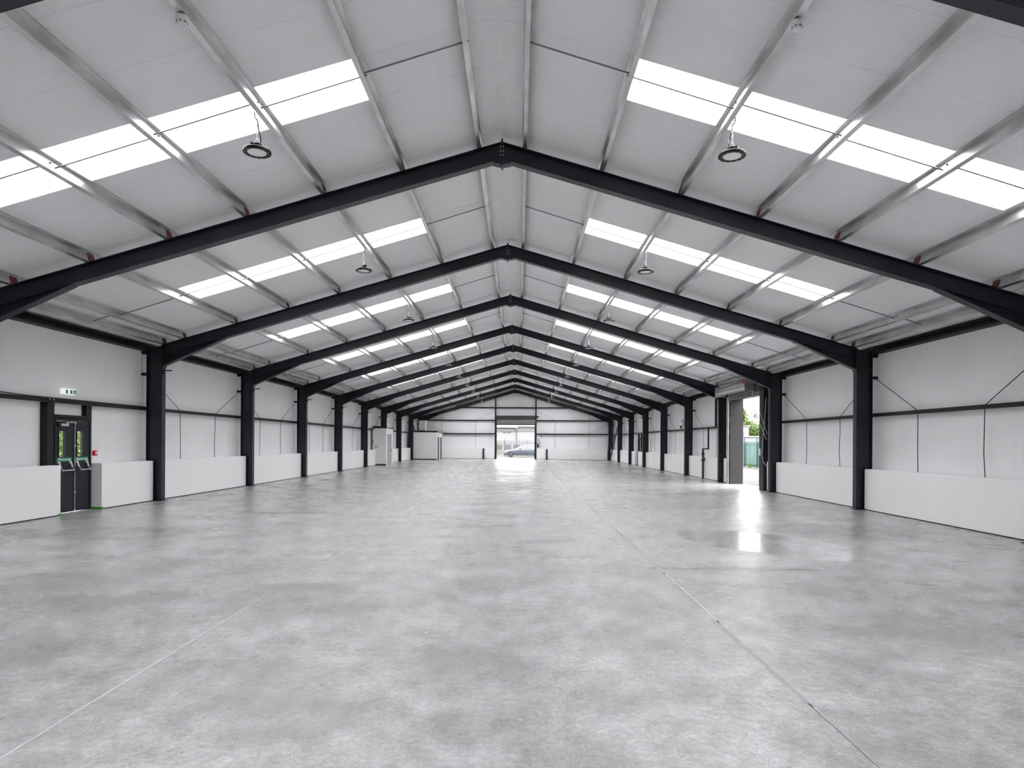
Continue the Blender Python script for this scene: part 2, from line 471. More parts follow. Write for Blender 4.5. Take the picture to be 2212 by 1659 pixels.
# ---- outside ground
mb = MB(); xs = [-90, -9.76, 9.76, 110]
rings = [[(x, q, (zf(max(-9.76, min(9.76, x))) - .014)) for x in xs] for q in (-60, 180)]
mb.loft(rings, caps=False, closed=False)
solo(mb, 'ground', M['asphalt'], 'pale concrete yard outside the hall', 'ground', kind='structure')

# ================================================================== steel portal frames
FW, TW, TF = .18, .010, .014
def i_prof(b, tw): return b / 2, tw / 2
def rafter(s, mb, yc):
    h = .30; x0, x1 = XR, XR + s * (XI + .0)
    b, t = FW / 2, TW / 2
    prof = [(-b, 0), (b, 0), (b, -TF), (t, -TF), (t, -h + TF), (b, -h + TF), (b, -h), (-b, -h), (-b, -h + TF), (-t, -h + TF), (-t, -TF), (-b, -TF)]
    mb.loft([[(x, yc + q, ztop(x) + d) for q, d in prof] for x in (x0, x1)])
def column(s, mb, yc):
    b, t = FW / 2, TW / 2; xi, xo = XI, XO
    prof = [(xi, -b), (xi, b), (xi + TF, b), (xi + TF, t), (xo - TF, t), (xo - TF, b), (xo, b), (xo, -b), (xo - TF, -b), (xo - TF, -t), (xi + TF, -t), (xi + TF, -b)]
    z0 = zf(s * XI) + .002
    mb.loft([[(s * x, yc + q, z0) for x, q in prof], [(s * x, yc + q, ztop(s * x)) for x, q in prof]])
def make_frame():
    yc = 0.0
    t = thing('portal_frame', '', 'steel frame', (0, 0, 0), 'black portal frames down the hall')
    for s in (-1, 1):
        mb = MB(); column(s, mb, yc); col = part(mb, 'column', M['steel'], t)
        mb = MB(); mb.box(min(s * (XI - .03), s * (XO + .03)), max(s * (XI - .03), s * (XO + .03)), -.14, .14, zf(s * XI) - .004, zf(s * XI) + .016)
        part(mb, 'base_plate', M['steel'], col)
        for z in (3.60, ):
            for q in (-1, 1):
                mb = MB(); mb.box(min(s * (XI + TF), s * (XO - TF)), max(s * (XI + TF), s * (XO - TF)), min(q * .006, q * FW / 2), max(q * .006, q * FW / 2), z, z + .012)
                part(mb, 'stiffener', M['steel'], col)
        mb = MB(); rafter(s, mb, yc); raf = part(mb, 'rafter', M['steel'], t)
        mb = MB()
        xa, xb = s * XI, s * 7.50
        za, zb = 3.62, ztop(7.5 * s) - .30
        mb.loft([[(xa, q, za), (xa, q, ztop(xa) - .29), (xb, q, zb + .005), (xb, q, zb)] for q in (-TW / 2, TW / 2)])
        mb.hexa([(xa, -FW / 2, za - TF), (xb, -FW / 2, zb - TF), (xb, FW / 2, zb - TF), (xa, FW / 2, za - TF)],
                [(xa, -FW / 2, za), (xb, -FW / 2, zb), (xb, FW / 2, zb), (xa, FW / 2, za)])
        part(mb, 'haunch', M['steel'], t)
        mb = MB(); mb.box(min(xa, xa - s * .018), max(xa, xa - s * .018), -.10, .10, za - .05, ztop(xa) - .02)
        part(mb, 'end_plate', M['steel'], t)
        # eave-beam seat and brace lug on the outside of the post
        for z, h in ((3.93, .09), (3.36, .07)):
            mb = MB(); mb.box(min(s * (XO - .002), s * XW), max(s * (XO - .002), s * XW), -.06, .06, z, z + h); part(mb, 'bracket', M['rail'], t)
    mb = MB(); mb.box(XR - .016, XR + .016, -.10, .10, ZR - .42, ZR + .045); pl = part(mb, 'apex_plate', M['steel'], t)
    for q in (-.05, .05):
        for i in range(4):
            mb = MB(); mb.lathe([(.014, -.034), (.014, .034)], (XR, q, ZR - .07 - i * .075), 8, axis='x'); part(mb, 'bolt', M['bolt'], pl)
    for s in (-1, 1):
        mb = MB()
        mb.loft([[(XR + s * .016, q, ZR - .29), (XR + s * .17, q, ztop(s * .17) - .295), (XR + s * .16, q, ztop(s * .17) - .31), (XR + s * .016, q, ZR - .39)] for q in (-.089, .089)])
        part(mb, 'apex_haunch', M['steel'], t)
    return t
proto = make_frame()
KS = list(range(-1, 10))
frames = {}
for i, k in enumerate(KS):
    o = proto if i == 0 else copy_tree(proto)
    o.location = (0, fr(k), 0); frames[k] = o
    if k == -1: lab = 'nearest black steel portal frame, only its rafters cutting the top corners'
    elif k == 0: lab = 'large black steel portal frame spanning the ceiling, its posts outside the picture'
    elif k == 9: lab = 'black steel portal frame standing against the far gable wall'
    else: lab = 'black steel portal frame, %s with both posts in view' % ORD[k - 1]
    o['label'] = lab
# stub arms on the posts
arm = {}
for s in (-1, 1):
    mb = MB(); mb.box(min(s * (XI), s * (XI - .25)), max(s * XI, s * (XI - .25)), -.085, -.045, 3.475, 3.505)
    mb.box(min(s * (XI), s * (XI - .05)), max(s * XI, s * (XI - .05)), -.08, -.02, 3.39, 3.48)
    arm[s] = mb.mesh('bracket_arm', M['steel'])
for k in range(1, 9): link('bracket_arm', arm[-1], frames[k])
for k in (6, 7, 9): link('bracket_arm', arm[1], frames[k])

# ================================================================== purlins with cleats
def zed(s, x, y0, y1):
    """cold-rolled zed section standing square to the slope on the rafters"""
    D = PD * COS; t = .004; fl = .062; lip = .016
    # (a: towards the eave, n: away from the rafter)
    prof = [(-t, 0), (fl, 0), (fl, lip), (fl - t, lip), (fl - t, t), (0, t), (0, D), (-fl, D), (-fl, D - lip), (-fl + t, D - lip), (-fl + t, D - t), (-t, D - t)]
    X0 = XR + s * x; Z0 = ZR - SL * x + .001
    pts = [(X0 + s * (a * COS + n * SL * COS), Z0 - a * SL * COS + n * COS) for a, n in prof]
    mb = MB(); mb.loft([[(px, q, pz) for px, pz in pts] for q in (y0, y1)]); return mb
def slope_pt(s, x, a, n):
    return XR + s * (x + a * COS + n * SL * COS), ZR - SL * x - a * SL * COS + n * COS
for s in (-1, 1):
    for i, x in enumerate(PUR):
        where = 'beside the ridge' if i == 0 else ('at the eave' if i == len(PUR) - 1 else '%s from the ridge' % ORD[i])
        t = thing('purlin', 'long galvanised steel purlin %s on %s' % (where, SLOPE[s]), 'purlin', (XR + s * x, -.4, ZR - SL * x), 'galvanised roof purlins')
        part(zed(s, x, -.4, 65.72), 'zed_section', M['galv'], t)
        mb = MB(); c = [slope_pt(s, x, a, n) for a, n in ((-.020, .0), (-.006, .0), (-.006, .15), (-.020, .15))]
        mb.loft([[(px, q, pz) for px, pz in c] for q in (-.075, .075)])
        cm_ = mb.mesh('cleat', M['cleat'], (XR + s * x, 0, ZR - SL * x))
        for k in KS: link('cleat', cm_, t, (0, fr(k) - .02 + .4, 0))
# sag rods across the purlins in the middle of each bay
for k in range(-1, 9):
    for s in (-1, 1):
        ym = fr(k) + 3.06
        t = thing('sag_rod', 'thin sag rod down %s, bay %s from the camera' % (SLOPE[s], ORD[k + 1]), 'rod', (XR, ym, ZR), 'sag rods across the purlins')
        for i in range(len(PUR) - 1):
            q = ym + (.05 if i % 2 else -.05)
            a = slope_pt(s, PUR[i], -.03, .10); b = slope_pt(s, PUR[i + 1], .03, .075)
            mb = MB(); mb.tube([(a[0], q, a[1]), (b[0], q, b[1])], .011, 6); part(mb, 'rod_length', M['rod'], t)

# ================================================================== eave beams, wall rails, wall ties
for s in (-1, 1):
    zr_ = 2.48 if s < 0 else 2.415
    for k in range(-1, 9):
        a, b = fr(k) + .012, fr(k + 1) - .012
        bay = 'between the %s and %s frames' % (ORD[k + 1], ORD[k + 2])
        mb = MB(); xx = sorted((s * (XO + .0), s * (XW - .002)))
        x0, x1 = s * XO, s * (XW - .002)
        prof = [(x0, 4.02), (x1, 4.0), (x1, 4.19), (x0, 4.19), (x0, 4.15), (x0 + s * .01, 4.15), (x0 + s * .01, 4.18), (x1 - s * .01, 4.18), (x1 - s * .01, 4.012), (x0 + s * .01, 4.03), (x0 + s * .01, 4.06), (x0, 4.06)]
        mb.loft([[(px, q, pz) for px, pz in prof] for q in (a, b)])
        solo(mb, 'eave_beam', M['rail'], 'black eave beam along %s %s' % (SIDE[s], bay), 'beam', (s * XO, a, 4.02), 'black eave beams')
        if k == -1 or (s == 1 and k == 2): continue
        z = zr_; x0, x1 = s * (XO + .001), s * (XW - .002)
        prof = [(x0, z - .045), (x1, z - .035), (x1, z + .03), (x1 - s * .008, z + .03), (x1 - s * .008, z - .027), (x0 + s * .008, z - .037), (x0 + s * .008, z + .045), (x0, z + .045)]
        mb = MB(); mb.loft([[(px, q, pz) for px, pz in prof] for q in (a, b)])
        solo(mb, 'wall_rail', M['rail'], 'black horizontal wall rail on %s %s' % (SIDE[s], bay), 'rail', (s * XO, a, z), 'black wall rails')
        if (s == -1 and k == 0) or k == 8: continue
        t = thing('wall_tie', 'thin dark tie rods on %s %s' % (SIDE[s], bay), 'tie rod', (s * (XO + .03), fr(k), z), 'wall tie rods')
        X = s * (XO + .04); r = random.Random(k * 7 + s)
        for off, tgt in ((1.77, .10), (4.0, 5.90)):
            yy = fr(k) + off
            mb = MB(); j = [r.uniform(-.03, .03) for _ in range(3)]
            zb = 1.05 + zf(s * XD)
            mb.tube([(X, yy + j[0], zb), (X, yy + j[1], zb + .5), (X, yy + j[2] * .5, zb + 1.0), (X, yy, z + .04)], .0085, 6); part(mb, 'vertical_rod', M['wire'], t)
            mb = MB(); mb.tube([(X, yy, z + .03), (X, fr(k) + tgt, 3.39)], .0085, 6); part(mb, 'diagonal_rod', M['wire'], t)

# ================================================================== dado walls
def dado(s, y0, y1, label, x_in=XD, x_out=9.64):
    zb = zf(s * XD)
    t = thing('dado_wall', label, 'dado wall', (s * x_in, y0, zb), 'white dado walls', 'structure')
    mb = MB(); b = .012; h = 1.06
    xi, xo = x_in, x_out
    prof = [(xi, .022), (xi, h - b), (xi + b, h), (xo, h), (xo, .022)]
    mb.loft([[(s * (x if 0 < i < 5 else x), q, zb + z) for i, (x, z) in enumerate(prof)] for q in (y0, y1)])
    part(mb, 'panel', M['dado'], t)
    mb = MB(); mb.box(min(s * (xi + .006), s * xo), max(s * (xi + .006), s * xo), y0 + .004, y1 - .004, zb - .004, zb + .024); part(mb, 'sealant_strip', M['sealant'], t)
E0 = .097
for k in range(-1, 9):
    bay = 'between the %s and %s frames' % (ORD[k + 1], ORD[k + 2])
    a, b = fr(k) + E0, fr(k + 1) - E0
    if k == 0:
        dado(-1, a, 13.97, 'white dado wall before the fire exit, nearest the camera', x_out=9.525); dado(-1, 15.36, b, 'white dado wall between the fire exit and the first full post')
    else: dado(-1, a, b, 'white dado wall under %s %s' % (SIDE[-1], bay))
    if k == 2:
        dado(1, a, 24.40, 'narrow white dado stub on the near side of the side shutter'); dado(1, 28.83, b, 'narrow white dado stub on the far side of the side shutter')
    elif k == 6:
        dado(1, a, DOOR2[0] - .18, 'short white dado wall before the far personnel door'); dado(1, DOOR2[1] + .18, b, 'short white dado wall beyond the far personnel door')
    else: dado(1, a, b, 'white dado wall under %s %s' % (SIDE[1], bay))
for a, b, lab in ((-9.0, -2.02, 'white dado wall of the far gable on the toilet-block side'), (2.04, 9.0, 'white dado wall of the far gable beside the control box')):
    t = thing('dado_wall', lab, 'dado wall', (a, 65.5, zf(a)), 'white dado walls', 'structure')
    mb = MB(); mb.hexa([(a, 65.58, zf(a) + .03), (b, 65.58, zf(b) + .03), (b, 65.9, zf(b) + .03), (a, 65.9, zf(a) + .03)],
                       [(a, 65.58, zf(a) + 1.06), (b, 65.58, zf(b) + 1.06), (b, 65.9, zf(b) + 1.06), (a, 65.9, zf(a) + 1.06)]); part(mb, 'panel', M['dado'], t)
    mb = MB(); mb.hexa([(a, 65.60, zf(a)), (b, 65.60, zf(b)), (b, 65.8, zf(b)), (a, 65.8, zf(a))],
                       [(a, 65.60, zf(a) + .032), (b, 65.60, zf(b) + .032), (b, 65.8, zf(b) + .032), (a, 65.8, zf(a) + .032)]); part(mb, 'sealant_strip', M['sealant'], t)
for x, lab in ((-3.13, 'short black post in the gable dado on the toilet-block side'), (3.07, 'short black post in the gable dado near the control box')):
    mb = MB(); b = .075
    prof = [(x - b, 65.44), (x + b, 65.44), (x + b, 65.455), (x + .008, 65.455), (x + .008, 65.565), (x + b, 65.565), (x + b, 65.579), (x - b, 65.579), (x - b, 65.565), (x - .008, 65.565), (x - .008, 65.455), (x - b, 65.455)]
    mb.loft([[(p, q, z) for p, q in prof] for z in (zf(x), zf(x) + 1.03)])
    solo(mb, 'dado_post', M['steel'], lab, 'post', (x, 65.5, zf(x)))

# ================================================================== far gable: posts, rails, shutter
def c_rail(x0, x1, z, lab):
    mb = MB(); y0, y1 = Y_END - .20, Y_END - .002
    prof = [(y0, z - .055), (y1, z - .045), (y1, z + .04), (y1 - .008, z + .04), (y1 - .008, z - .035), (y0 + .008, z - .045), (y0 + .008, z + .055), (y0, z + .055)]
    mb.loft([[(x, q, pz) for q, pz in prof] for x in (x0, x1)])
    solo(mb, 'gable_rail', M['rail'], lab, 'rail', (x0, y0, z), 'black gable rails')
lv = {2.48: 'lowest', 3.80: 'middle'}
for z, n in lv.items():
    c_rail(-9.1, -2.03, z, '%s black gable rail between the toilet block and the shutter' % n)
    c_rail(2.03, 9.1, z, '%s black gable rail between the shutter and the braced corner' % n)
c_rail(-5.9, 5.9, 5.06, 'top black gable rail crossing above the far shutter')
for s, x, lab in ((-1, -1.97, 'black gable post on the toilet-block side of the far shutter'), (1, 1.99, 'black gable post beside the control box')):
    mb = MB(); b = .07; y0, y1 = 65.5, 65.655
    prof = [(x - b, y0), (x + b, y0), (x + b, y0 + .012), (x + .006, y0 + .012), (x + .006, y1 - .012), (x + b, y1 - .012), (x + b, y1), (x - b, y1), (x - b, y1 - .012), (x - .006, y1 - .012), (x - .006, y0 + .012), (x - b, y0 + .012)]
    mb.loft([[(p, q, zf(x)) for p, q in prof], [(p, q, ztop(x) - .3) for p, q in prof]])
    solo(mb, 'gable_post', M['steel'], lab, 'post', (x, y0, zf(x)))
t = thing('door_3', 'dark roller shutter, almost fully raised, in the far gable', 'door', (0, 65.7, 0), kind='structure')
mb = MB()
prof = [(65.40, 3.93), (65.36, 4.0), (65.36, 4.2), (65.40, 4.27), (65.66, 4.27), (65.66, 3.93)]
mb.loft([[(x, q, z) for q, z in prof] for x in (-1.90, 1.92)]); part(mb, 'shutter_hood', M['lathdark'], t)
nsl = 6
for i in range(nsl):
    z0 = 3.41 + i * .088
    mb = MB(); mb.loft([[(x, 65.60, z0), (x, 65.592, z0 + .044), (x, 65.60, z0 + .084), (x, 65.615, z0 + .084), (x, 65.615, z0)] for x in (-1.86, 1.88)]); part(mb, 'shutter_slat', M['lathdark'], t)
mb = MB(); mb.box(-1.86, 1.88, 65.585, 65.625, 3.35, 3.41); part(mb, 'bottom_rail', M['jamb'], t)
for x in (-1.90, 1.86):
    mb = MB(); mb.box(x, x + .055, 65.55, 65.64, zf(x), 3.93); part(mb, 'guide_rail', M['jamb'], t)
mb = MB(); mb.box(2.07, 2.19, 65.3, 65.5, 4.0, 4.25); mb.box(2.07, 2.30, 65.36, 65.46, 4.14, 4.24); part(mb, 'shutter_motor', M['sealant'], t)
for x, z0, z1 in ((-3.94, 1.06, 3.78), (-7.27, 1.06, 4.6), (3.87, 1.04, 3.78), (7.27, 1.04, 4.6)):
    mb = MB(); mb.tube([(x, Y_END - .03, z0 + zf(x)), (x, Y_END - .03, z1)], .012, 6)
    solo(mb, 'gable_tie', M['rod'], 'thin vertical tie rod on the far gable %s' % {-3.94: 'left of the short black post', -7.27: 'above the toilet block', 3.87: 'just right of the short black post', 7.27: 'near the braced corner'}[x], 'tie rod', (x, Y_END - .03, z0))
for p, q, lab in (((-2.05, 4.75), (-3.94, 3.85), 'fire-exit side of the shutter'), ((2.07, 4.75), (3.87, 3.85), 'control-box side of the shutter'),
                  ((9.05, 3.42), (7.27, 2.52), 'braced corner'), ((-9.05, 3.42), (-6.6, 2.52), 'corner above the toilet block')):
    mb = MB(); mb.tube([(p[0], Y_END - .06, p[1]), (q[0], Y_END - .06, q[1])], .010, 6)
    solo(mb, 'diagonal_tie', M['rod'], 'thin diagonal tie rod on the far gable, %s' % lab, 'tie rod', (p[0], Y_END - .06, p[1]))
# control box with its looping cable
t = thing('control_box', 'small black shutter control box on the far gable', 'control box', (2.20, Y_END, 1.2))
mb = MB(); mb.box(2.12, 2.28, Y_END - .15, Y_END, 1.18, 1.60); part(mb, 'enclosure', M['black'], t)
mb = MB(); mb.box(2.14, 2.26, Y_END - .16, Y_END - .148, 1.44, 1.56); part(mb, 'button_panel', M['grey_dark'], t)
mb = MB(); mb.tube([(2.05, Y_END - .03, 1.95), (2.2, Y_END - .03, 1.93), (2.36, Y_END - .03, 1.78), (2.42, Y_END - .03, 1.55), (2.40, Y_END - .03, 1.25), (2.34, Y_END - .03, 1.08)], .016, 6); part(mb, 'cable', M['wire'], t)
mb = MB(); mb.lathe([(.0, -.06), (.05, -.06), (.055, -.02), (.055, 0)], (2.58, Y_END, 2.28), 16, axis='y'); solo(mb, 'alarm_sounder', M['black'], 'small round black alarm sounder on the far gable', 'sounder', (2.58, Y_END, 2.28))
mb = MB(); mb.box(2.55, 2.62, Y_END - .04, Y_END, 1.22, 1.32); mb.lathe([(.02, -.055), (.02, -.04)], (2.585, Y_END, 1.27), 10, axis='y'); solo(mb, 'wall_switch', M['grey_dark'], 'small grey switch on the far gable below the sounder', 'switch', (2.58, Y_END, 1.27))
# corner bracing in the last bay
for s in (-1, 1):
    mb = MB(); mb.tube([(s * 9.27, 65.53, .10 + zf(s * 9.2)), (s * 9.27, 59.73, 3.72)], .055, 10)
    solo(mb, 'brace_tube', M['steel'], 'thick black diagonal brace tube in the far corner of %s' % SIDE[s], 'brace', (s * 9.27, 65.4, .25))
    mb = MB(); mb.tube([(s * 9.27, 65.53, 3.7), (s * 9.27, 62.6, 1.95)], .028, 8)
    solo(mb, 'brace_rod', M['steel'], 'thinner black brace rod meeting the thick one in the far corner of %s' % SIDE[s], 'brace', (s * 9.27, 65.4, 3.7))

# ================================================================== fire exit (double door, posts, signs)
D = -9.53
for a, b, lab, xf in ((13.84, 14.055, 'black steel post on the near side of the fire exit', -XO), (15.165, 15.355, 'black steel post on the far side of the fire exit', -9.572)):
    mb = MB(); z0, z1 = zf(D), 2.435; x0, x1 = -XW + .002, xf
    c = .016
    prof = [(x0, a), (x1, a), (x1, b), (x0, b), (x0, b - c), (x1 - c, b - c), (x1 - c, a + c), (x0, a + c)]
    mb.loft([[(x, q, z) for x, q in prof] for z in (z0, z1)])
    p_ = thing('door_post', lab, 'post', (x1, a, z0)); part(mb, 'channel', M['rail'], p_)
    mb = MB(); mb.box(x1 - .01, x1 + .014, a - .012, b + .012, z1 - .06, z1 - .048); mb.box(x1 - .01, x1 + .014, a - .012, b + .012, z1 + .04, z1 + .06); part(mb, 'fixing_cleat', M['rail'], p_)
    for q in (a + .05, b - .05):
        mb = MB(); mb.lathe([(.012, 0), (.012, .03)], (x1 + .02, q, z1 + .05), 8); part(mb, 'bolt', M['bolt'], p_)
mb = MB(); mb.box(-XW + .002, -XO - .01, 14.06, 15.16, 2.125, 2.19); solo(mb, 'door_lintel', M['rail'], 'black lintel rail above the fire exit', 'lintel', (-9.6, 14.08, 2.125))
t = thing('door_1', 'anthracite double fire exit door with push bars', 'door', (D, 14.74, zf(D)), kind='structure')
zb = zf(D) + .01
def frame_ring(mb, x0, x1, y0, y1, z0, z1, wd, bottom=True):
    mb.box(x0, x1, y0, y0 + wd, z0, z1); mb.box(x0, x1, y1 - wd, y1, z0, z1); mb.box(x0, x1, y0 + wd, y1 - wd, z1 - wd, z1)
    if bottom: mb.box(x0, x1, y0 + wd, y1 - wd, z0, z0 + wd)
mb = MB(); frame_ring(mb, -9.568, -9.515, 14.06, 15.26, zb, 2.105, .05, False); mb.box(-9.685, -9.568, 14.06, 14.08, zb, 2.105); mb.box(-9.685, -9.568, 14.08, 15.16, 2.085, 2.12); part(mb, 'door_frame', M['doorpaint'], t)
mb = MB(); mb.box(-9.70, -9.48, 14.11, 15.21, zf(D) - .002, zf(D) + .012); part(mb, 'threshold', M['stainless'], t)
def leaf(y0, y1, wy0, wy1, first):
    wz0, wz1 = 1.285, 1.84
    mb = MB(); xa, xb = -9.5750, -9.5300
    mb.box(xa, xb, y0, wy0, zb + .012, 2.05); mb.box(xa, xb, wy1, y1, zb + .012, 2.05)
    mb.box(xa, xb, wy0, wy1, zb + .012, wz0); mb.box(xa, xb, wy0, wy1, wz1, 2.05)
    L_ = part(mb, 'door_leaf', M['doorpaint'], t)
    mb = MB(); mb.box(-9.5560, -9.5480, wy0, wy1, wz0, wz1); part(mb, 'vision_pane', M['glass'], L_)
    mb = MB(); frame_ring(mb, -9.5320, -9.5180, wy0 - .02, wy1 + .02, wz0 - .02, wz1 + .02, .02); part(mb, 'glazing_bead', M['doorpaint'], L_)
    # push-bar plate and bar
    sy0, sy1 = y0 + .03, y1 - (.13 if first else .09)
    mb = MB(); mb.box(-9.5300, -9.5240, sy0 - .01, sy1 + .03, 1.178, 1.272); part(mb, 'push_sign', M['signgreen'], L_, 'green sign reading Push bar to open')
    cu = bpy.data.curves.new('push_sign_text', 'FONT'); cu.body = 'Push bar to open'; cu.size = .068; cu.extrude = .0006
    cu.align_x = 'CENTER'; cu.align_y = 'CENTER'; cu.offset = .0012
    cu.materials.append(M['signwhite'])
    o = link('sign_text', cu, L_); o.rotation_euler = (pi / 2, 0, pi / 2)
    o.location = Vector((-9.5230, (sy0 + sy1) / 2 + .045, 1.225)) - wpos(L_); o.scale = (.78, 1, 1)
    mb = MB()   # white arrow-hand mark at the left of the words
    q = sy0 + .012
    mb.loft([[(x, q, 1.205), (x, q + .045, 1.245), (x, q + .030, 1.252), (x, q + .062, 1.260), (x, q + .062, 1.228), (x, q + .053, 1.236), (x, q + .010, 1.197)] for x in (-9.5240, -9.5225)])
    part(mb, 'sign_mark', M['signwhite'], L_)
    bar = MB(); z = .99
    ay0, ay1 = sy0 + .03, sy1 - .02
    bar.tube([(-9.4200, ay0, z), (-9.4200, ay1, z)], .013, 10)
    bo = part(bar, 'push_bar', M['stainless'], L_)
    for q in (ay0, ay1):
        mb = MB(); rings = []
        for (x, z_, wdt) in ((-9.5270, 1.155, .02), (-9.5050, 1.15, .02), (-9.4900, 1.09, .018), (-9.4700, 1.04, .016), (-9.4300, .995, .014), (-9.4140, .985, .012)):
            rings.append([(x - .012, q - wdt, z_ - .018), (x + .012, q - wdt, z_ + .018), (x + .012, q + wdt, z_ + .018), (x - .012, q + wdt, z_ - .018)])
        mb.loft(rings); part(mb, 'bar_arm', M['stainless'], bo)
        mb = MB(); mb.box(-9.6, -9.5000, q - .024, q + .024, 1.135, 1.185); part(mb, 'arm_cap', M['signwhite'], bo)
    return L_
l1 = leaf(14.112, 14.695, 14.195, 14.386, True)
l2 = leaf(14.705, 15.208, 14.78, 14.97, False)
mb = MB(); mb.tube([(-9.5150, 14.695, 1.05), (-9.5150, 14.695, 2.0)], .008, 8); mb.tube([(-9.5150, 14.695, .95), (-9.5150, 14.695, .09)], .008, 8); part(mb, 'bolt_rod', M['stainless'], l1)
for z in (.08, .48, 1.5, 1.99):
    mb = MB(); mb.box(-9.6, -9.5000, 14.677, 14.713, z, z + .035); part(mb, 'rod_keep', M['stainless'], l1)
mb = MB(); mb.box(-9.6, -9.4700, 14.195, 14.43, 1.945, 2.0); part(mb, 'door_closer', M['stainless'], l1)
mb = MB(); mb.tube([(-9.4800, 14.355, 2.02), (-9.4300, 14.52, 2.03), (-9.4900, 14.72, 2.03)], .009, 8); mb.box(-9.5000, -9.4600, 14.335, 14.385, 2.0, 2.035); part(mb, 'closer_arm', M['stainless'], l1)
mb = MB(); mb.box(-9.5300, -9.4800, 14.115, 14.195, 1.93, 2.02); part(mb, 'closer_bracket', M['black'], l1)
# exit sign
EX = -XW
t = thing('exit_sign', 'white emergency exit sign with green pictograms above the fire exit', 'exit sign', (EX, 14.6, 2.65))
y0, y1, z0, z1 = 14.45, 14.89, 2.645, 2.77
mb = MB(); r_ = .02
mb.loft([[(x, y0 + e, z0 + e), (x, y1 - e, z0 + e), (x, y1 - e, z1 - e), (x, y0 + e, z1 - e)] for x, e in ((EX, 0), (EX + .05, 0), (EX + .06, .008))]); part(mb, 'housing', M['exitlit'], t)
def plate(parent, name, ya, yb, za, zb_, m_, x=EX + .0605, th_=.002):
    mb = MB(); mb.box(x, x + th_, ya, yb, za, zb_); return part(mb, name, m_, parent)
plate(t, 'green_panel', y0 + .095, y0 + .160, z0 + .02, z1 - .02, M['signgreen'])
plate(t, 'green_panel', y0 + .235, y0 + .300, z0 + .02, z1 - .02, M['signgreen'])
plate(t, 'arrow_panel', y0 + .33, y0 + .43, z0 + .02, z1 - .02, M['signdark'])
mb = MB(); c = y0 + .38
mb.loft([[(x, c - .012, z1 - .025), (x, c - .012, z0 + .065), (x, c - .038, z0 + .065), (x, c, z0 + .026), (x, c + .038, z0 + .065), (x, c + .012, z0 + .065), (x, c + .012, z1 - .025)] for x in (EX + .0625, EX + .064)]); part(mb, 'down_arrow', M['signwhite'], t)
# running figure between the green panels
mb = MB(); c = y0 + .155; xx = EX + .063
mb.lathe([(.009, 0), (.009, .002)], (xx, c + .005, z1 - .034), 12, axis='x')
for p, q in (((c, z1 - .045), (c - .008, z0 + .055)), ((c - .002, z1 - .048), (c + .022, z1 - .062)), ((c - .002, z1 - .05), (c - .022, z1 - .062)), ((c - .008, z0 + .056), (c + .012, z0 + .044)), ((c + .012, z0 + .044), (c + .008, z0 + .024)), ((c - .008, z0 + .056), (c - .026, z0 + .034))):
    mb.tube([(xx, p[0], p[1]), (xx, q[0], q[1])], .0042, 6)
part(mb, 'running_figure', M['signwhite'], t)
# call point, tapes
t = thing('call_point', 'red fire alarm call point beside the fire exit', 'call point', (EX, 15.62, 1.34))
mb = MB(); mb.loft([[(x, 15.555 + e, 1.28 + e), (x, 15.675 - e, 1.28 + e), (x, 15.675 - e, 1.40 - e), (x, 15.555 + e, 1.40 - e)] for x, e in ((EX, 0), (EX + .045, 0), (EX + .055, .008))]); part(mb, 'body', M['red'], t)
plate(t, 'break_plate', 15.59, 15.655, 1.315, 1.375, M['signwhite'], EX + .0555)
mb = MB(); mb.lathe([(.008, 0), (.008, .003)], (EX + .0575, 15.622, 1.345), 10, axis='x'); part(mb, 'dot', M['sealant'], t)
mb = MB(); zz = zf(-9.4); mb.hexa([(-9.56, 15.335, zz), (-9.32, 15.335, zz), (-9.32, 15.358, zz), (-9.56, 15.358, zz)], [(-9.56, 15.340, zz + .05), (-9.32, 15.340, zz + .045), (-9.32, 15.358, zz + .045), (-9.56, 15.358, zz + .05)])
mb.box(-9.34, -9.318, 15.33, 15.40, zz, zz + .05)
solo(mb, 'masking_tape', M['tape'], 'green masking tape along the foot of the dado beyond the fire exit', 'tape', (-9.44, 15.34, zz))
mb = MB(); mb.box(-9.335, -9.315, 13.90, 13.985, zz, zz + .045); mb.box(-9.42, -9.335, 13.972, 13.985, zz, zz + .04); solo(mb, 'masking_tape', M['tape'], 'small green tape scrap at the near dado corner of the fire exit', 'tape', (-9.33, 13.93, zz))
mb = MB(); mb.tube([(-XO - .02, 11.75, 2.55), (-XO - .02, 12.4, 2.56), (-XO - .02, 13.3, 2.535), (-XO - .02, 15.0, 2.532), (-XO - .02, 17.5, 2.53)], .012, 6); solo(mb, 'cable', M['wire'], 'black cable lying along the rail above the fire exit', 'cable', (-XO, 11.75, 2.53))

# ================================================================== side roller shutter
t = thing('door_2', 'galvanised roller shutter rolled up above the open side doorway', 'door', (9.2, 26.6, zf(9.4)), kind='structure')
zg = zf(9.4)
def jamb_plate(y0, y1, name, m_, x0=9.22, x1=9.70):
    mb = MB(); mb.box(x0, x1, y0, y1, zg, 3.6); return part(mb, name, m_, t)
jamb_plate(28.335, 28.40, 'jamb_panel', M['jamb'], 9.24, 9.78)
for q in (28.46, 28.62):
    mb = MB(); mb.box(9.19, 9.25, q, q + .09, zg, 3.62); part(mb, 'guide_rail', M['galv'], t)
mb = MB(); c = .012; a, b = 24.42, 24.86
prof = [(9.21, a), (9.21, b), (9.66, b), (9.66, b - c), (9.21 + c, b - c), (9.21 + c, a + c), (9.66, a + c), (9.66, a)]
mb.loft([[(x, q, z) for x, q in prof] for z in (zg, 3.95)]); po = part(mb, 'door_post', M['rail'], t)
for z in (.1, 1.0, 1.9, 2.9):
    mb = MB(); mb.lathe([(.016, -.012), (.016, 0)], (9.21, 24.74, z), 8, axis='x'); part(mb, 'bolt', M['bolt'], po)
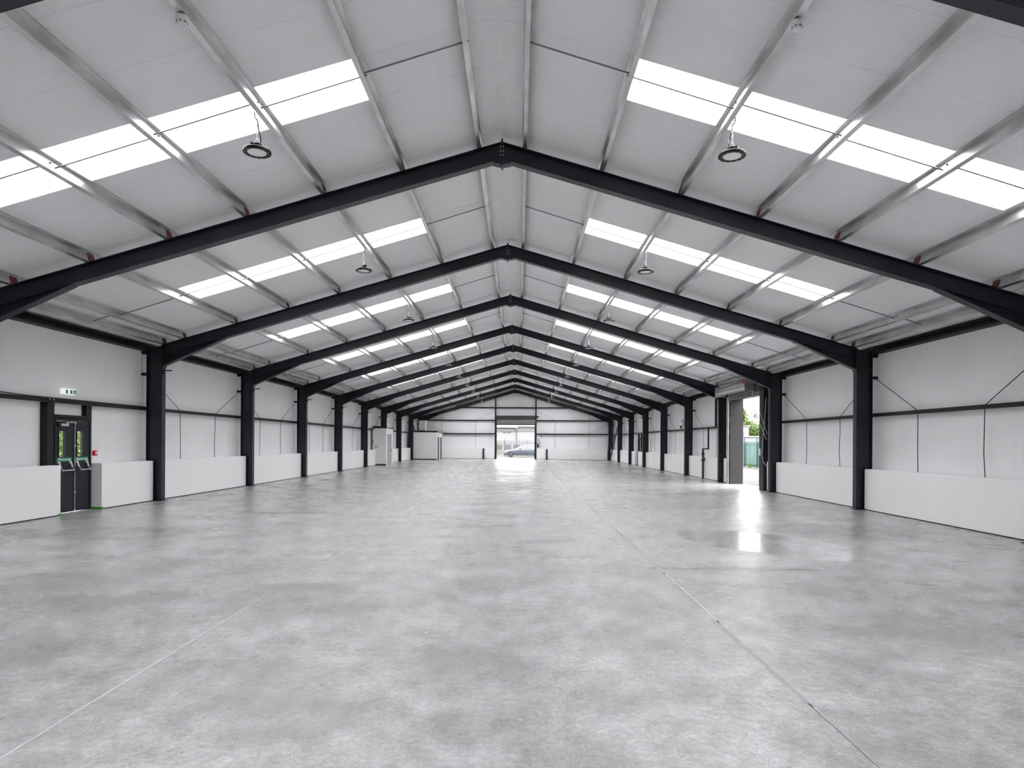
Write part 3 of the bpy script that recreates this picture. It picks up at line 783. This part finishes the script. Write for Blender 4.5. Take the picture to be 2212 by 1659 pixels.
mb = MB(); mb.box(9.19, 9.212, 24.70, 24.80, 1.22, 1.47); part(mb, 'control_unit', M['white'], po)
mb = MB(); mb.box(9.4, 9.66, 24.86, 28.36, 3.50, 3.66); part(mb, 'head_panel', M['lathdark'], t)
# hanging laths below the roll
for i in range(3):
    z = 3.47 + i * .085; mb = MB()
    mb.loft([[(9.23, q, z), (9.215, q, z + .04), (9.23, q, z + .082), (9.25, q, z + .082), (9.25, q, z)] for q in (24.9, 28.6)]); part(mb, 'shutter_slat', M['lathsoft'], t)
mb = MB(); rl = []; nseg = 20
for j in range(nseg):
    a = 2 * pi * j / nseg; rr = .185 if j % 2 else .172
    rl.append((9.0 + rr * cos(a), 3.87 + rr * sin(a)))
mb.loft([[(x, q, z) for x, z in rl] for q in (25.3, 28.95)]); part(mb, 'curtain_roll', M['lath'], t)
for q in (25.22, 28.97):
    mb = MB(); mb.box(8.78, 9.24, q, q + .04, 3.64, 4.08); part(mb, 'end_plate', M['galv'], t)
mb = MB(); mb.box(8.80, 8.99, 25.5, 25.68, 3.98, 4.10); part(mb, 'motor', M['chainred'], t)
mb = MB(); mb.box(9.12, 9.22, 24.3, 25.22, 3.66, 3.92); bp_ = part(mb, 'support_bracket', M['rail'], t)
for i, (q, z) in enumerate(((24.55, 3.72), (24.7, 3.84), (24.85, 3.74), (24.95, 3.86), (24.42, 3.82), (25.05, 3.72))):
    mb = MB(); mb.lathe([(.018, -.016), (.018, 0)], (9.12, q, z), 8, axis='x'); part(mb, 'bolt', M['bolt'], bp_)
for i, pts in enumerate(([(9.08, 25.25, 3.70), (9.1, 25.0, 3.2), (9.12, 24.6, 2.85), (9.12, 24.0, 2.2), (9.11, 23.8, 2.0)],
                         [(9.08, 25.25, 3.70), (9.1, 25.1, 3.0), (9.12, 24.7, 2.5), (9.12, 24.1, 2.0), (9.11, 23.85, 1.8)],
                         [(9.14, 24.0, 3.3), (9.14, 24.15, 2.4), (9.14, 24.35, 1.6), (9.14, 24.40, 1.25), (9.14, 24.25, 1.0), (9.13, 23.85, .85)])):
    P2 = []
    for a, b in zip(pts, pts[1:]):
        for f_ in (0, .25, .5, .75): P2.append(tuple(a[i2] + (b[i2] - a[i2]) * f_ for i2 in range(3)))
    P2.append(pts[-1]); mb = MB(); mb.tube(P2, .012, 6); part(mb, 'hand_chain', M['cord'], t)

# ---- pipe and boxes on the side wall beyond the shutter
t = thing('water_pipe', 'black stepped water pipe on the wall beyond the side shutter', 'pipe', (9.25, 32.5, zf(9.3)))
mb = MB(); mb.tube([(9.24, 32.5, zg), (9.24, 32.5, 1.42)], .05, 10); part(mb, 'riser', M['wire'], t)
mb = MB(); mb.tube([(9.27, 32.5, 1.40), (9.27, 31.66, 1.40)], .042, 10); part(mb, 'cross_pipe', M['wire'], t)
mb = MB(); mb.tube([(9.27, 31.70, 1.40), (9.27, 31.70, 2.40)], .042, 10); part(mb, 'upper_riser', M['wire'], t)
for z in (.85, 1.15):
    mb = MB(); mb.lathe([(.075, -.05), (.075, .05)], (9.24, 32.5, z), 12); part(mb, 'coupling', M['sealant'], t)
mb = MB(); mb.tube([(9.24, 32.5, .95), (9.24, 32.18, .95)], .025, 8); mb.lathe([(.06, -.015), (.06, .015)], (9.20, 32.2, .95), 12, axis='x'); part(mb, 'valve', M['sealant'], t)
mb = MB(); mb.box(9.55, 9.63, 31.55, 31.66, 2.46, 3.95); solo(mb, 'cable_trunking', M['rail'], 'black vertical trunking above the stepped pipe', 'trunking', (9.6, 31.6, 2.46))
t = thing('junction_box', 'small white junction box with conduit above the rail', 'junction box', (XW, 38.5, 2.6))
mb = MB(); mb.box(XW - .07, XW, 38.3, 38.5, 2.85, 3.0); part(mb, 'box', M['white'], t)
mb = MB(); mb.tube([(XW - .03, 38.25, 3.0), (XW - .03, 38.1, 3.0), (XW - .03, 38.1, 2.62)], .02, 8); part(mb, 'conduit', M['grey_dark'], t)
mb = MB(); mb.box(XW - .08, XW, 38.52, 38.66, 2.52, 2.66); part(mb, 'switch', M['sealant'], t)
# ---- far personnel door in the side wall
t = thing('door_4', 'dark narrow personnel door far along the side-shutter wall', 'door', (9.62, 51.2, zg), kind='structure')
mb = MB(); frame_ring(mb, 9.56, 9.70, DOOR2[0], DOOR2[1], zg, 2.06, .06, False); part(mb, 'door_frame', M['doorpaint'], t)
mb = MB(); a, b = DOOR2[0] + .06, DOOR2[1] - .06
mb.box(9.62, 9.665, a, a + .16, zg + .01, 2.0); mb.box(9.62, 9.665, b - .16, b, zg + .01, 2.0); mb.box(9.62, 9.665, a + .16, b - .16, zg + .01, .95); mb.box(9.62, 9.665, a + .16, b - .16, 1.85, 2.0)
lf = part(mb, 'door_leaf', M['doorpaint'], t)
mb = MB(); mb.box(9.64, 9.648, a + .16, b - .16, .95, 1.85); part(mb, 'vision_pane', M['glass'], lf)
mb = MB(); mb.tube([(9.56, a + .08, 1.0), (9.56, b - .08, 1.0)], .02, 8); part(mb, 'push_bar', M['stainless'], lf)
for q in (DOOR2[0] - .17, DOOR2[1] + .04):
    mb = MB(); mb.box(XO + .002, XW - .004, q, q + .13, zg, 2.37); solo(mb, 'door_post', M['rail'], 'black post on the %s side of the far personnel door' % ('near' if q < 51 else 'far'), 'post', (XO, q, zg))
mb = MB(); mb.box(XW - .07, XW - .002, 50.95, 51.45, 2.16, 2.30); solo(mb, 'bulkhead_sign', M['signwhite'], 'small white lit sign above the far personnel door', 'exit sign', (XW, 51.2, 2.16))

# ================================================================== cabins against the fire-exit wall
def cabin(name, label, x, y0, y1, h, xw=-9.32, xt=-9.52):
    z0 = zf(x)
    t = thing(name, label, 'cabin', (x, y0, z0))
    mb = MB(); mb.hexa([(xw, y0, z0), (x, y0, z0), (x, y1, z0), (xw, y1, z0)], [(xw, y0, h), (x, y0, h), (x, y1, h), (xw, y1, h)]); xt < xw and mb.box(xt, xw, y0, y1, 1.13, h); part(mb, 'body', M['cabin'], t)
    mb = MB(); mb.box(xt, x + .02, y0 - .02, y0 + .06, h, h + .14); mb.box(xt, x + .02, y0 + .06, y1, h, h + .06); part(mb, 'roof_trim', M['sealant'], t)
    mb = MB(); mb.box(xw, x - .02, y0 - .012, y0, z0, z0 + .10); part(mb, 'skirting', M['sealant'], t)
    mb = MB(); mb.box(x - .05, x + .008, y0 - .008, y0 + .05, z0, h); part(mb, 'corner_trim', M['signwhite'], t)
    return t
t = cabin('plant_cabin', 'small white plant cabin with a grey door against the fire-exit wall', -8.60, 44.9, 47.35, 2.55)
mb = MB(); mb.box(-8.61, -8.585, 45.28, 46.72, zf(-8.6) + .02, 2.17); d_ = part(mb, 'door', M['grey_door'], t)
mb = MB(); mb.box(-8.585, -8.56, 46.5, 46.55, .95, 1.15); part(mb, 'handle', M['sealant'], d_)
mb = MB(); mb.box(-9.37, -9.27, 44.87, 44.90, 1.27, 1.36); mb.box(-9.25, -9.16, 44.87, 44.90, 1.27, 1.36); part(mb, 'socket', M['grey_dark'], t)
mb = MB(); mb.tube([(-9.55, 44.86, 1.45), (-9.50, 44.86, 1.5), (-9.48, 44.86, 1.62), (-9.50, 44.86, 1.75), (-9.55, 44.86, 1.78)], .02, 6); part(mb, 'conduit', M['grey_dark'], t)
mb = MB(); mb.box(-9.58, -9.40, 44.80, 44.90, 2.43, 2.52); part(mb, 'spotlight', M['grey_dark'], t)
t = cabin('toilet_block', 'long white toilet block with two dark doorways in the far corner', -6.97, 59.80, 63.65, 2.51, -9.2, -9.2)
for a in (60.13, 62.10):
    mb = MB(); mb.box(-6.98, -6.945, a, a + .92, zf(-6.9) + .005, 2.09); d_ = part(mb, 'door', M['sealant'], t)
    mb = MB(); mb.box(-6.945, -6.90, a + .76, a + .80, .98, 1.10); part(mb, 'handle', M['stainless'], d_)
t = thing('water_heater', 'beige boxed water heater standing on the toilet block roof', 'water heater', (-8.4, 60.2, 2.57))
mb = MB(); mb.box(-8.66, -8.13, 59.98, 60.5, 2.69, 3.57); part(mb, 'cabinet', M['beige'], t)
mb = MB(); mb.box(-8.13, -8.04, 59.97, 60.5, 2.67, 3.57); mb.box(-8.04, -7.93, 60.03, 60.2, 3.44, 3.56); part(mb, 'side_cover', M['signwhite'], t)
mb = MB(); mb.box(-8.55, -8.15, 60.0, 60.48, 2.57, 2.69); part(mb, 'stand', M['sealant'], t)
mb = MB(); mb.tube([(-8.72, 60.1, 2.57), (-8.72, 60.1, 2.95)], .05, 8); part(mb, 'inlet_pipe', M['bark'], t)

# ================================================================== high-bay lamps
def make_lamp():
    t = thing('high_bay_lamp', '', 'lamp', (0, 0, 0), 'black round high-bay lamps')
    R = .178
    mb = MB(); mb.lathe([(.06, .075), (.075, .05), (.10, .04), (R * .93, .03), (R, .012), (R, -.004), (R * .97, -.016), (R * .70, -.010), (R * .69, .006), (.02, .006)], n=40); h = part(mb, 'housing', M['black'], t)
    mb = MB(); mb.lathe([(R * .69, .002), (R * .66, -.012), (R * .3, -.017), (.001, -.018)], n=40); part(mb, 'lens', M['lens'], t)
    mb = MB()
    for j in range(24):
        a = 2 * pi * j / 24; c, s_ = cos(a), sin(a)
        p = lambda r_, d, z: (r_ * c - d * s_, r_ * s_ + d * c, z)
        mb.hexa([p(.05, -.002, .035), p(.155, -.002, .024), p(.155, .002, .024), p(.05, .002, .035)], [p(.05, -.002, .062), p(.135, -.002, .036), p(.135, .002, .036), p(.05, .002, .062)])
    part(mb, 'cooling_fins', M['black'], h)
    mb = MB()
    for j in range(12):
        a = 2 * pi * j / 12; mb.lathe([(.005, -.021), (.007, -.012)], (R * .82 * cos(a), R * .82 * sin(a), 0), 8)
    part(mb, 'lens_screws', M['bolt'], h)
    mb = MB(); mb.lathe([(.058, .05), (.062, .06), (.062, .10), (.05, .112), (.012, .116)], n=24); mb.box(-.05, .085, -.03, .03, .07, .105); part(mb, 'driver', M['black'], t)
    mb = MB(); ring = [(.022 * cos(2 * pi * j / 16), 0, .138 + .022 * sin(2 * pi * j / 16)) for j in range(17)]; mb.tube(ring, .005, 6, caps=False); part(mb, 'eye_ring', M['chrome'], t)
    mb = MB(); z = .165; j = 0
    while z < .50:
        rr = [(.011 * cos(2 * pi * q / 10), .02 * sin(2 * pi * q / 10)) for q in range(11)]
        mb.tube([((a if j % 2 else 0), (0 if j % 2 else a), z + b) for a, b in rr], .0038, 5, caps=False); z += .031; j += 1
    part(mb, 'chain', M['chrome'], t)
    mb = MB(); mb.tube([(-.04, .0, .11), (-.045, .01, .16), (-.03, .0, .24), (-.012, .008, .33), (-.005, .012, .40), (.03, .012, .44), (.035, .012, .50)], .0085, 6); part(mb, 'cable', M['black'], t)
    mb = MB(); mb.box(-.055, -.035, -.008, .008, .17, .235); part(mb, 'connector', M['grey_dark'], t)
    mb = MB(); mb.tube([(.0, 0, .50), (.012, 0, .515), (.012, 0, .54), (0, 0, .555)], .004, 6); part(mb, 'hook', M['chrome'], t)
    return t
lp = make_lamp(); first = True
for k in range(-1, 9):
    for s in (-1, 1):
        o = lp if first else copy_tree(lp); first = False
        o.location = (XR + s * (3.07 + .04), fr(k) + (3.04 if s < 0 else 3.22), 5.41 if s < 0 else 5.45)
        o.rotation_euler = (0, 0, (k * 1.7 + s) % 6.28)
        o['label'] = 'black round high-bay lamp chained below %s, %s from the camera' % (SLOPE[s], ORD[k + 1])

# ================================================================== smoke detectors
def detector(x, y, z, lab):
    t = thing('smoke_detector', lab, 'smoke detector', (x, y, z))
    mb = MB(); mb.lathe([(.064, .03), (.066, .0), (.060, -.012)], (x, y, z), 28); part(mb, 'base', M['white'], t)
    mb = MB(); mb.lathe([(.057, -.012), (.057, -.024), (.048, -.046), (.036, -.058), (.001, -.060)], (x, y, z), 28); part(mb, 'cap', M['white'], t)
    for j in range(8):
        a = 2 * pi * j / 8 + .2; mb = MB(); c, s_ = cos(a), sin(a)
        p = lambda r_, d, q: (x + r_ * c - d * s_, y + r_ * s_ + d * c, z + q)
        mb.hexa([p(.0505, -.012, -.043), p(.0565, -.012, -.026), p(.0565, .012, -.026), p(.0505, .012, -.043)], [p(.052, -.012, -.043), p(.058, -.012, -.026), p(.058, .012, -.026), p(.052, .012, -.043)])
        part(mb, 'vent', M['grey_dark'], t)
    mb = MB(); mb.lathe([(.004, -.056), (.004, -.0625)], (x + .018, y + .006, z), 8); part(mb, 'indicator', M['red'], t)
detector(-3.13, 6.72, ZR - SL * 3.11 - .034, 'white round smoke detector on the purlin above the fire-exit side')
detector(3.09, 6.80, ZR - SL * 3.11 - .034, 'white round smoke detector on the purlin above the side-shutter side')

# ================================================================== outside: far yard
def make_car():
    t = thing('car', 'blue-grey saloon car with red brake calipers parked outside the far shutter', 'car', (0, 0, 0))
    # stations along the length: x, half width, sill z, shoulder z, roof z, roof half width
    S = [(-2.33, .55, .34, .50, .52, .40), (-2.25, .72, .22, .60, .62, .55), (-2.0, .86, .18, .70, .72, .62), (-1.6, .91, .18, .78, .80, .66), (-1.1, .92, .19, .86, .90, .70),
         (-.75, .925, .19, .89, 1.06, .68), (-.35, .93, .19, .91, 1.27, .63), (.1, .93, .19, .92, 1.40, .60), (.55, .93, .19, .93, 1.44, .59), (1.0, .93, .19, .95, 1.40, .585),
         (1.4, .925, .20, .97, 1.29, .58), (1.8, .91, .22, 1.0, 1.13, .60), (2.1, .86, .27, 1.02, 1.06, .62), (2.28, .78, .36, .96, .99, .60), (2.35, .62, .46, .80, .82, .50)]
    mb = MB(); rings = []
    for x, hw, zs, zh, zr, rw in S:
        half = [(hw * .80, zs), (hw * .97, zs + .06), (hw, (zs + zh) / 2), (hw * .985, zh - .04), (hw * .95, zh), (rw * .55 + hw * .42, zh * .5 + zr * .5), (rw, zr - .02), (rw * .6, zr)]
        ring = [(x, -a, b) for a, b in half] + [(x, a, b) for a, b in reversed(half)]
        rings.append(ring)
    mb.loft(rings, True, True); part(mb, 'body', M['car'], t)
    # side glass, windscreen, rear glass
    for s in (-1, 1):
        mb = MB()
        for seg in ([(-.62, .94), (-.05, 1.28), (.42, 1.345), (.42, .965)], [(.46, .965), (.46, 1.345), (.95, 1.32), (1.50, 1.11), (1.36, 1.0)]):
            pts = []
            for x, z in seg:
                i = max(j for j in range(len(S)) if S[j][0] <= x); a, b = S[i], S[min(i + 1, len(S) - 1)]; f_ = (x - a[0]) / max(.01, b[0] - a[0])
                hw, zh, zr, rw = [a[q] + (b[q] - a[q]) * f_ for q in (1, 3, 4, 5)]
                u = max(0, min(1, (z - zh) / max(.05, zr - zh))); yy = hw * .955 + (rw - hw * .955) * u
                pts.append((x, s * (yy + .012), z))
            mb.loft([[p for p in pts], [(p[0], p[1] - s * .03, p[2]) for p in pts]])
        part(mb, 'side_window', M['carglass'], t)
    mb = MB(); mb.hexa([(-.98, -.60, .955), (-.98, .60, .955), (-.22, .52, 1.325), (-.22, -.52, 1.325)], [(-.99, -.60, .975), (-.99, .60, .975), (-.23, .52, 1.345), (-.23, -.52, 1.345)]); part(mb, 'windscreen', M['carglass'], t)
    for x in (-1.49, 1.385):
        for s in (-1, 1):
            mb = MB(); Rw = .335; yc = s * .80
            mb.lathe([(.20, -.11), (Rw - .02, -.115), (Rw, -.09), (Rw, .09), (Rw - .02, .115), (.20, .11)], (x, yc, .335), 28, axis='y'); wh = part(mb, 'tyre', M['tyre'], t)
            mb = MB(); mb.lathe([(.235, -.08), (.25, -.10), (.25, .10), (.235, .08)], (x, yc + s * .015, .335), 28, axis='y')
            part(mb, 'wheel_rim', M['alloy'], wh)
            mb = MB()
            for j in range(10):
                a = 2 * pi * j / 10; c, s_ = cos(a), sin(a)
                p = lambda r_, d, q: (x + r_ * c - d * s_, yc + s * q, .335 + r_ * s_ + d * c)
                mb.hexa([p(.04, -.018, .09), p(.24, -.012, .10), p(.24, .012, .10), p(.04, .018, .09)], [p(.04, -.018, .115), p(.24, -.012, .12), p(.24, .012, .12), p(.04, .018, .115)])
            mb.lathe([(.05, .08 * s), (.05, .125 * s)], (x, yc, .335), 12, axis='y'); part(mb, 'spokes', M['alloy'], wh)
            mb = MB(); mb.lathe([(.17, .02 * s), (.17, .05 * s)], (x, yc, .335), 20, axis='y'); part(mb, 'brake_disc', M['sealant'], wh)
            mb = MB(); mb.box(x + .06, x + .20, yc + s * .045 - .03, yc + s * .045 + .03, .26, .46); part(mb, 'caliper', M['caliper'], wh)
    for s in (-1, 1):
        mb = MB(); mb.lathe([(.03, -.10), (.075, -.06), (.08, .03), (.05, .07)], (-.42, s * 1.02, .985), 14, axis='x'); part(mb, 'mirror', M['car'], t)
        mb = MB(); mb.hexa([(-2.22, s * .60, .60), (-1.92, s * .80, .665), (-1.92, s * .84, .655), (-2.20, s * .70, .58)], [(-2.20, s * .60, .66), (-1.90, s * .80, .73), (-1.90, s * .84, .72), (-2.18, s * .70, .64)]); part(mb, 'headlamp', M['carlight'], t)
        mb = MB(); mb.box(-1.1, 1.0, min(s * .90, s * .935), max(s * .90, s * .935), .17, .24); part(mb, 'sill', M['sealant'], t)
        mb = MB(); mb.box(.25, .40, min(s * .925, s * .942), max(s * .925, s * .942), .80, .82); part(mb, 'door_handle', M['chrome'], t)
    return t
car = make_car(); car.location = (.92, 76.35, -.01)

fence = thing('palisade_fence', 'grey galvanised palisade fence behind the parked car', 'fence', (0, 80, 0))
mb = MB(); hp = 1.85
prof = [(-.032, .0), (-.012, -.02), (.012, -.02), (.032, .0), (.012, -.014), (-.012, -.014)]
mb.loft([[(x, y_, .05) for x, y_ in prof], [(x, y_, hp) for x, y_ in prof], [(x * .25, y_, hp + .10) for x, y_ in prof]])
pm = mb.mesh('pale', M['pale'])
for i in range(72): link('pale', pm, fence, (-6.8 + i * .19, 0, 0))
for z in (.45, 1.55):
    mb = MB(); mb.box(-6.9, 6.9, 80.002, 80.045, z, z + .05); part(mb, 'cross_rail', M['pale'], fence)
for i in range(6):
    mb = MB(); x = -6.8 + i * 2.72; mb.box(x - .05, x + .05, 80.05, 80.13, -.05, 1.95); part(mb, 'fence_post', M['pale'], fence)
# plinth and hedge greens behind the fence
mb = MB(); mb.box(-12, 12, 79.3, 82.0, -.06, .03); solo(mb, 'verge', M['leaf_pale'], 'pale grassy verge under the palisade fence', 'verge', (0, 80, 0), kind='structure')

shed = thing('white_shed', 'long white industrial shed beyond the palisade fence', 'building', (0, 95, 0))
mb = MB(); mb.box(-16, 16, 95, 110, -.05, 3.2); part(mb, 'wall', M['shedwhite'], shed)
mb = MB(); mb.box(-16.1, .10, 94.9, 110, 3.2, 3.72); mb.box(.10, 16.1, 94.93, 110, 3.2, 3.92); part(mb, 'fascia', M['shedgrey'], shed)
mb = MB(); mb.hexa([(-16.2, 94.6, 3.72), (.08, 94.6, 3.72), (.08, 104, 5.4), (-16.2, 104, 5.4)], [(-16.2, 94.6, 3.80), (.08, 94.6, 3.80), (.08, 104, 5.5), (-16.2, 104, 5.5)]); part(mb, 'roof', M['shedwhite'], shed)
mb = MB(); mb.hexa([(.10, 94.6, 3.92), (16.2, 94.6, 3.92), (16.2, 104, 5.4), (.10, 104, 5.4)], [(.10, 94.6, 4.0), (16.2, 94.6, 4.0), (16.2, 104, 5.5), (.10, 104, 5.5)]); part(mb, 'roof', M['shedwhite'], shed)
for i in range(16):
    mb = MB(); x = -3.0 + i * .19; mb.box(x, x + .07, 94.5, 94.62, 3.82, 3.98); part(mb, 'roof_rib', M['shedgrey'], shed)
mb = MB(); mb.tube([(-3, 94.8, 3.72), (-.5, 94.8, 3.72), (-.22, 94.8, 3.66), (-.05, 94.8, 3.45), (.0, 94.8, 3.1), (0, 94.8, 0)], .05, 8); part(mb, 'downpipe', M['sheddark'], shed)
mb = MB(); mb.box(-1.9, -1.5, 94.92, 95.0, 3.02, 3.14); mb.box(-1.3, -.8, 94.92, 95.0, 3.02, 3.14); part(mb, 'vent', M['sheddark'], shed)
for i in range(7):
    mb = MB(); x = -4.2 + i * 1.25; mb.box(x, x + .9, 94.95, 95.02, .7, 1.35); part(mb, 'window', M['sheddark'], shed)

# ---- leafy things
def leaves(mb, c, r, n, size, rng, squash=1.0):
    for _ in range(n):
        u = rng.gauss(0, 1), rng.gauss(0, 1), rng.gauss(0, 1); l = sqrt(sum(a * a for a in u)) or 1
        d = rng.random() ** .45
        p = Vector((c[0] + r[0] * u[0] / l * d, c[1] + r[1] * u[1] / l * d, c[2] + r[2] * u[2] / l * d))
        a = Vector((rng.gauss(0, 1), rng.gauss(0, 1), rng.gauss(0, 1))).normalized()
        b = a.cross(Vector((rng.gauss(0, 1), rng.gauss(0, 1), rng.gauss(0, 1)))).normalized()
        s_ = size * rng.uniform(.6, 1.3)
        mb.add([p - a * s_, p + b * s_ * .45, p + a * s_, p - b * s_ * .45], [(0, 1, 2, 3)])
def leafy(name, label, cat, base, blobs, m_, trunk_h, trunk_r, size, seed, group=None):
    rng = random.Random(seed)
    t = thing(name, label, cat, base, group)
    mb = MB()
    for (dx, dy, dz, rx, ry, rz, n) in blobs: leaves(mb, (base[0] + dx, base[1] + dy, base[2] + dz), (rx, ry, rz), n, size, rng)
    part(mb, 'crown', m_, t)
    mb = MB(); mb.tube([(base[0], base[1], base[2]), (base[0] + .1, base[1], base[2] + trunk_h * .5), (base[0], base[1] + .05, base[2] + trunk_h)], [trunk_r, trunk_r * .75, trunk_r * .4], 8)
    for b in blobs[:6]:
        mb.tube([(base[0], base[1], base[2] + trunk_h * .6), (base[0] + b[0] * .6, base[1] + b[1] * .6, base[2] + b[2] * .9)], [trunk_r * .4, trunk_r * .1], 6)
    part(mb, 'trunk', M['bark'], t)
    return t
leafy('tree', 'bright green leafy tree close outside the fire exit panes', 'tree', (-16.5, 24.2, .03),
      [(0, 0, 1.5, 2.3, 3.2, 1.5, 3800), (.5, -2.5, 1.6, 1.8, 2.2, 1.5, 2200), (.3, 3, 1.8, 1.8, 2.5, 1.6, 2200), (0, .5, 3.4, 2.2, 3, 1.4, 2200)], M['leaf_bright'], 3.2, .16, .11, 5)
leafy('bush', 'pale green bush in front of the palisade fence on its left', 'bush', (-3.0, 79.55, 0),
      [(0, 0, .6, 1.5, .12, .6, 500), (.5, 0, 1.3, 1.0, .12, .8, 350), (-.6, 0, 1.8, 1.1, .12, 1.0, 350), (.2, 0, 2.5, .8, .12, .7, 160)], M['leaf_pale'], 2.0, .03, .06, 6)

# ================================================================== outside: side yard
fz = -.06
tf = thing('teal_fence', 'teal green steel fence across the side yard', 'fence', (17.25, 50, fz))
for i in range(110):
    y_ = 40.0 + i * .2
    if i == 0:
        mb = MB(); mb.loft([[(17.26, y_, z), (17.235, y_ + .03, z), (17.235, y_ + .155, z), (17.26, y_ + .185, z), (17.275, y_ + .185, z), (17.275, y_, z)] for z in (fz + .06, 1.80)]); o = part(mb, 'sheet_panel', M['teal'], tf); pm = o.data
    else: link('sheet_panel', pm, tf, (0, i * .2, 0))
for z in (.12, 1.62):
    mb = MB(); mb.box(17.20, 17.235, 40, 62, z, z + .07); part(mb, 'cross_rail', M['tealdark'], tf)
for i in range(9):
    y_ = 50.08 + (i - 4) * 2.6; mb = MB(); mb.box(17.12, 17.20, y_ - .05, y_ + .05, fz - .02, 2.14); part(mb, 'fence_post', M['tealdark'], tf)
hs = thing('office_block', 'low white flat-roofed building behind the teal fence', 'building', (24, 66, 0))
mb = MB(); mb.box(20.0, 22.95, 66, 72, -.06, 3.36); part(mb, 'wall', M['shedwhite'], hs)
mb = MB(); mb.box(19.9, 23.05, 65.9, 72.1, 3.36, 3.46); part(mb, 'roof_edge', M['shedwhite'], hs)
mb = MB(); mb.box(20.2, 32.0, 64.5, 70, -.06, 2.30); part(mb, 'annex', M['shedwhite'], hs)
mb = MB(); mb.box(20.1, 32.1, 64.4, 70.1, 2.30, 2.42); part(mb, 'annex_roof', M['shedwhite'], hs)
for x in (20.6, 21.9):
    mb = MB(); mb.box(x, x + .6, 65.95, 66.02, 2.55, 2.85); part(mb, 'window', M['shedgrey'], hs)
leafy('tree', 'bright green tree rising behind the white flat-roofed building', 'tree', (28.7, 85, -.06),
      [(0, 0, 3.6, 1.8, 1.8, 1.5, 1500), (-.3, 0, 4.8, 1.0, 1.0, 1.1, 800), (1.4, 0, 3.2, 1.7, 1.5, 1.2, 1200), (0, 0, 5.7, .4, .4, .7, 220), (-1.5, 0, 3.4, 1.3, 1.4, 1.3, 700), (2.6, .5, 2.6, 1.4, 1.4, 1.0, 700)], M['leaf_mid'], 5.6, .14, .16, 8)
rng = random.Random(11)
t = thing('bare_tree', 'leafless grey tree beyond the side yard', 'tree', (31.0, 88, -.06))
mb = MB()
def branch(p, d, l, r, depth):
    q = p + d * l; mb.tube([p, (p + q) / 2 + Vector((rng.uniform(-.05, .05) * l, 0, 0)), q], [r, r * .8, r * .6], 5)
    if depth:
        for _ in range(3 if depth > 2 else 4):
            nd = (d + Vector((rng.uniform(-.6, .6), rng.uniform(-.6, .6), rng.uniform(-.15, .45)))).normalized()
            branch(p + (q - p) * rng.uniform(.55, 1), nd, l * rng.uniform(.55, .75), r * .55, depth - 1)
branch(Vector((31.0, 88, -.06)), Vector((0, 0, 1)), 3.0, .12, 5)
part(mb, 'branches', M['bark'], t)
leafy('weed', 'small green weed at the foot of the teal fence', 'weed', (17.0, 48.3, fz), [(0, 0, .16, .1, .5, .16, 160), (0, .3, .12, .08, .4, .1, 80)], M['leaf_mid'], .2, .01, .05, 9)
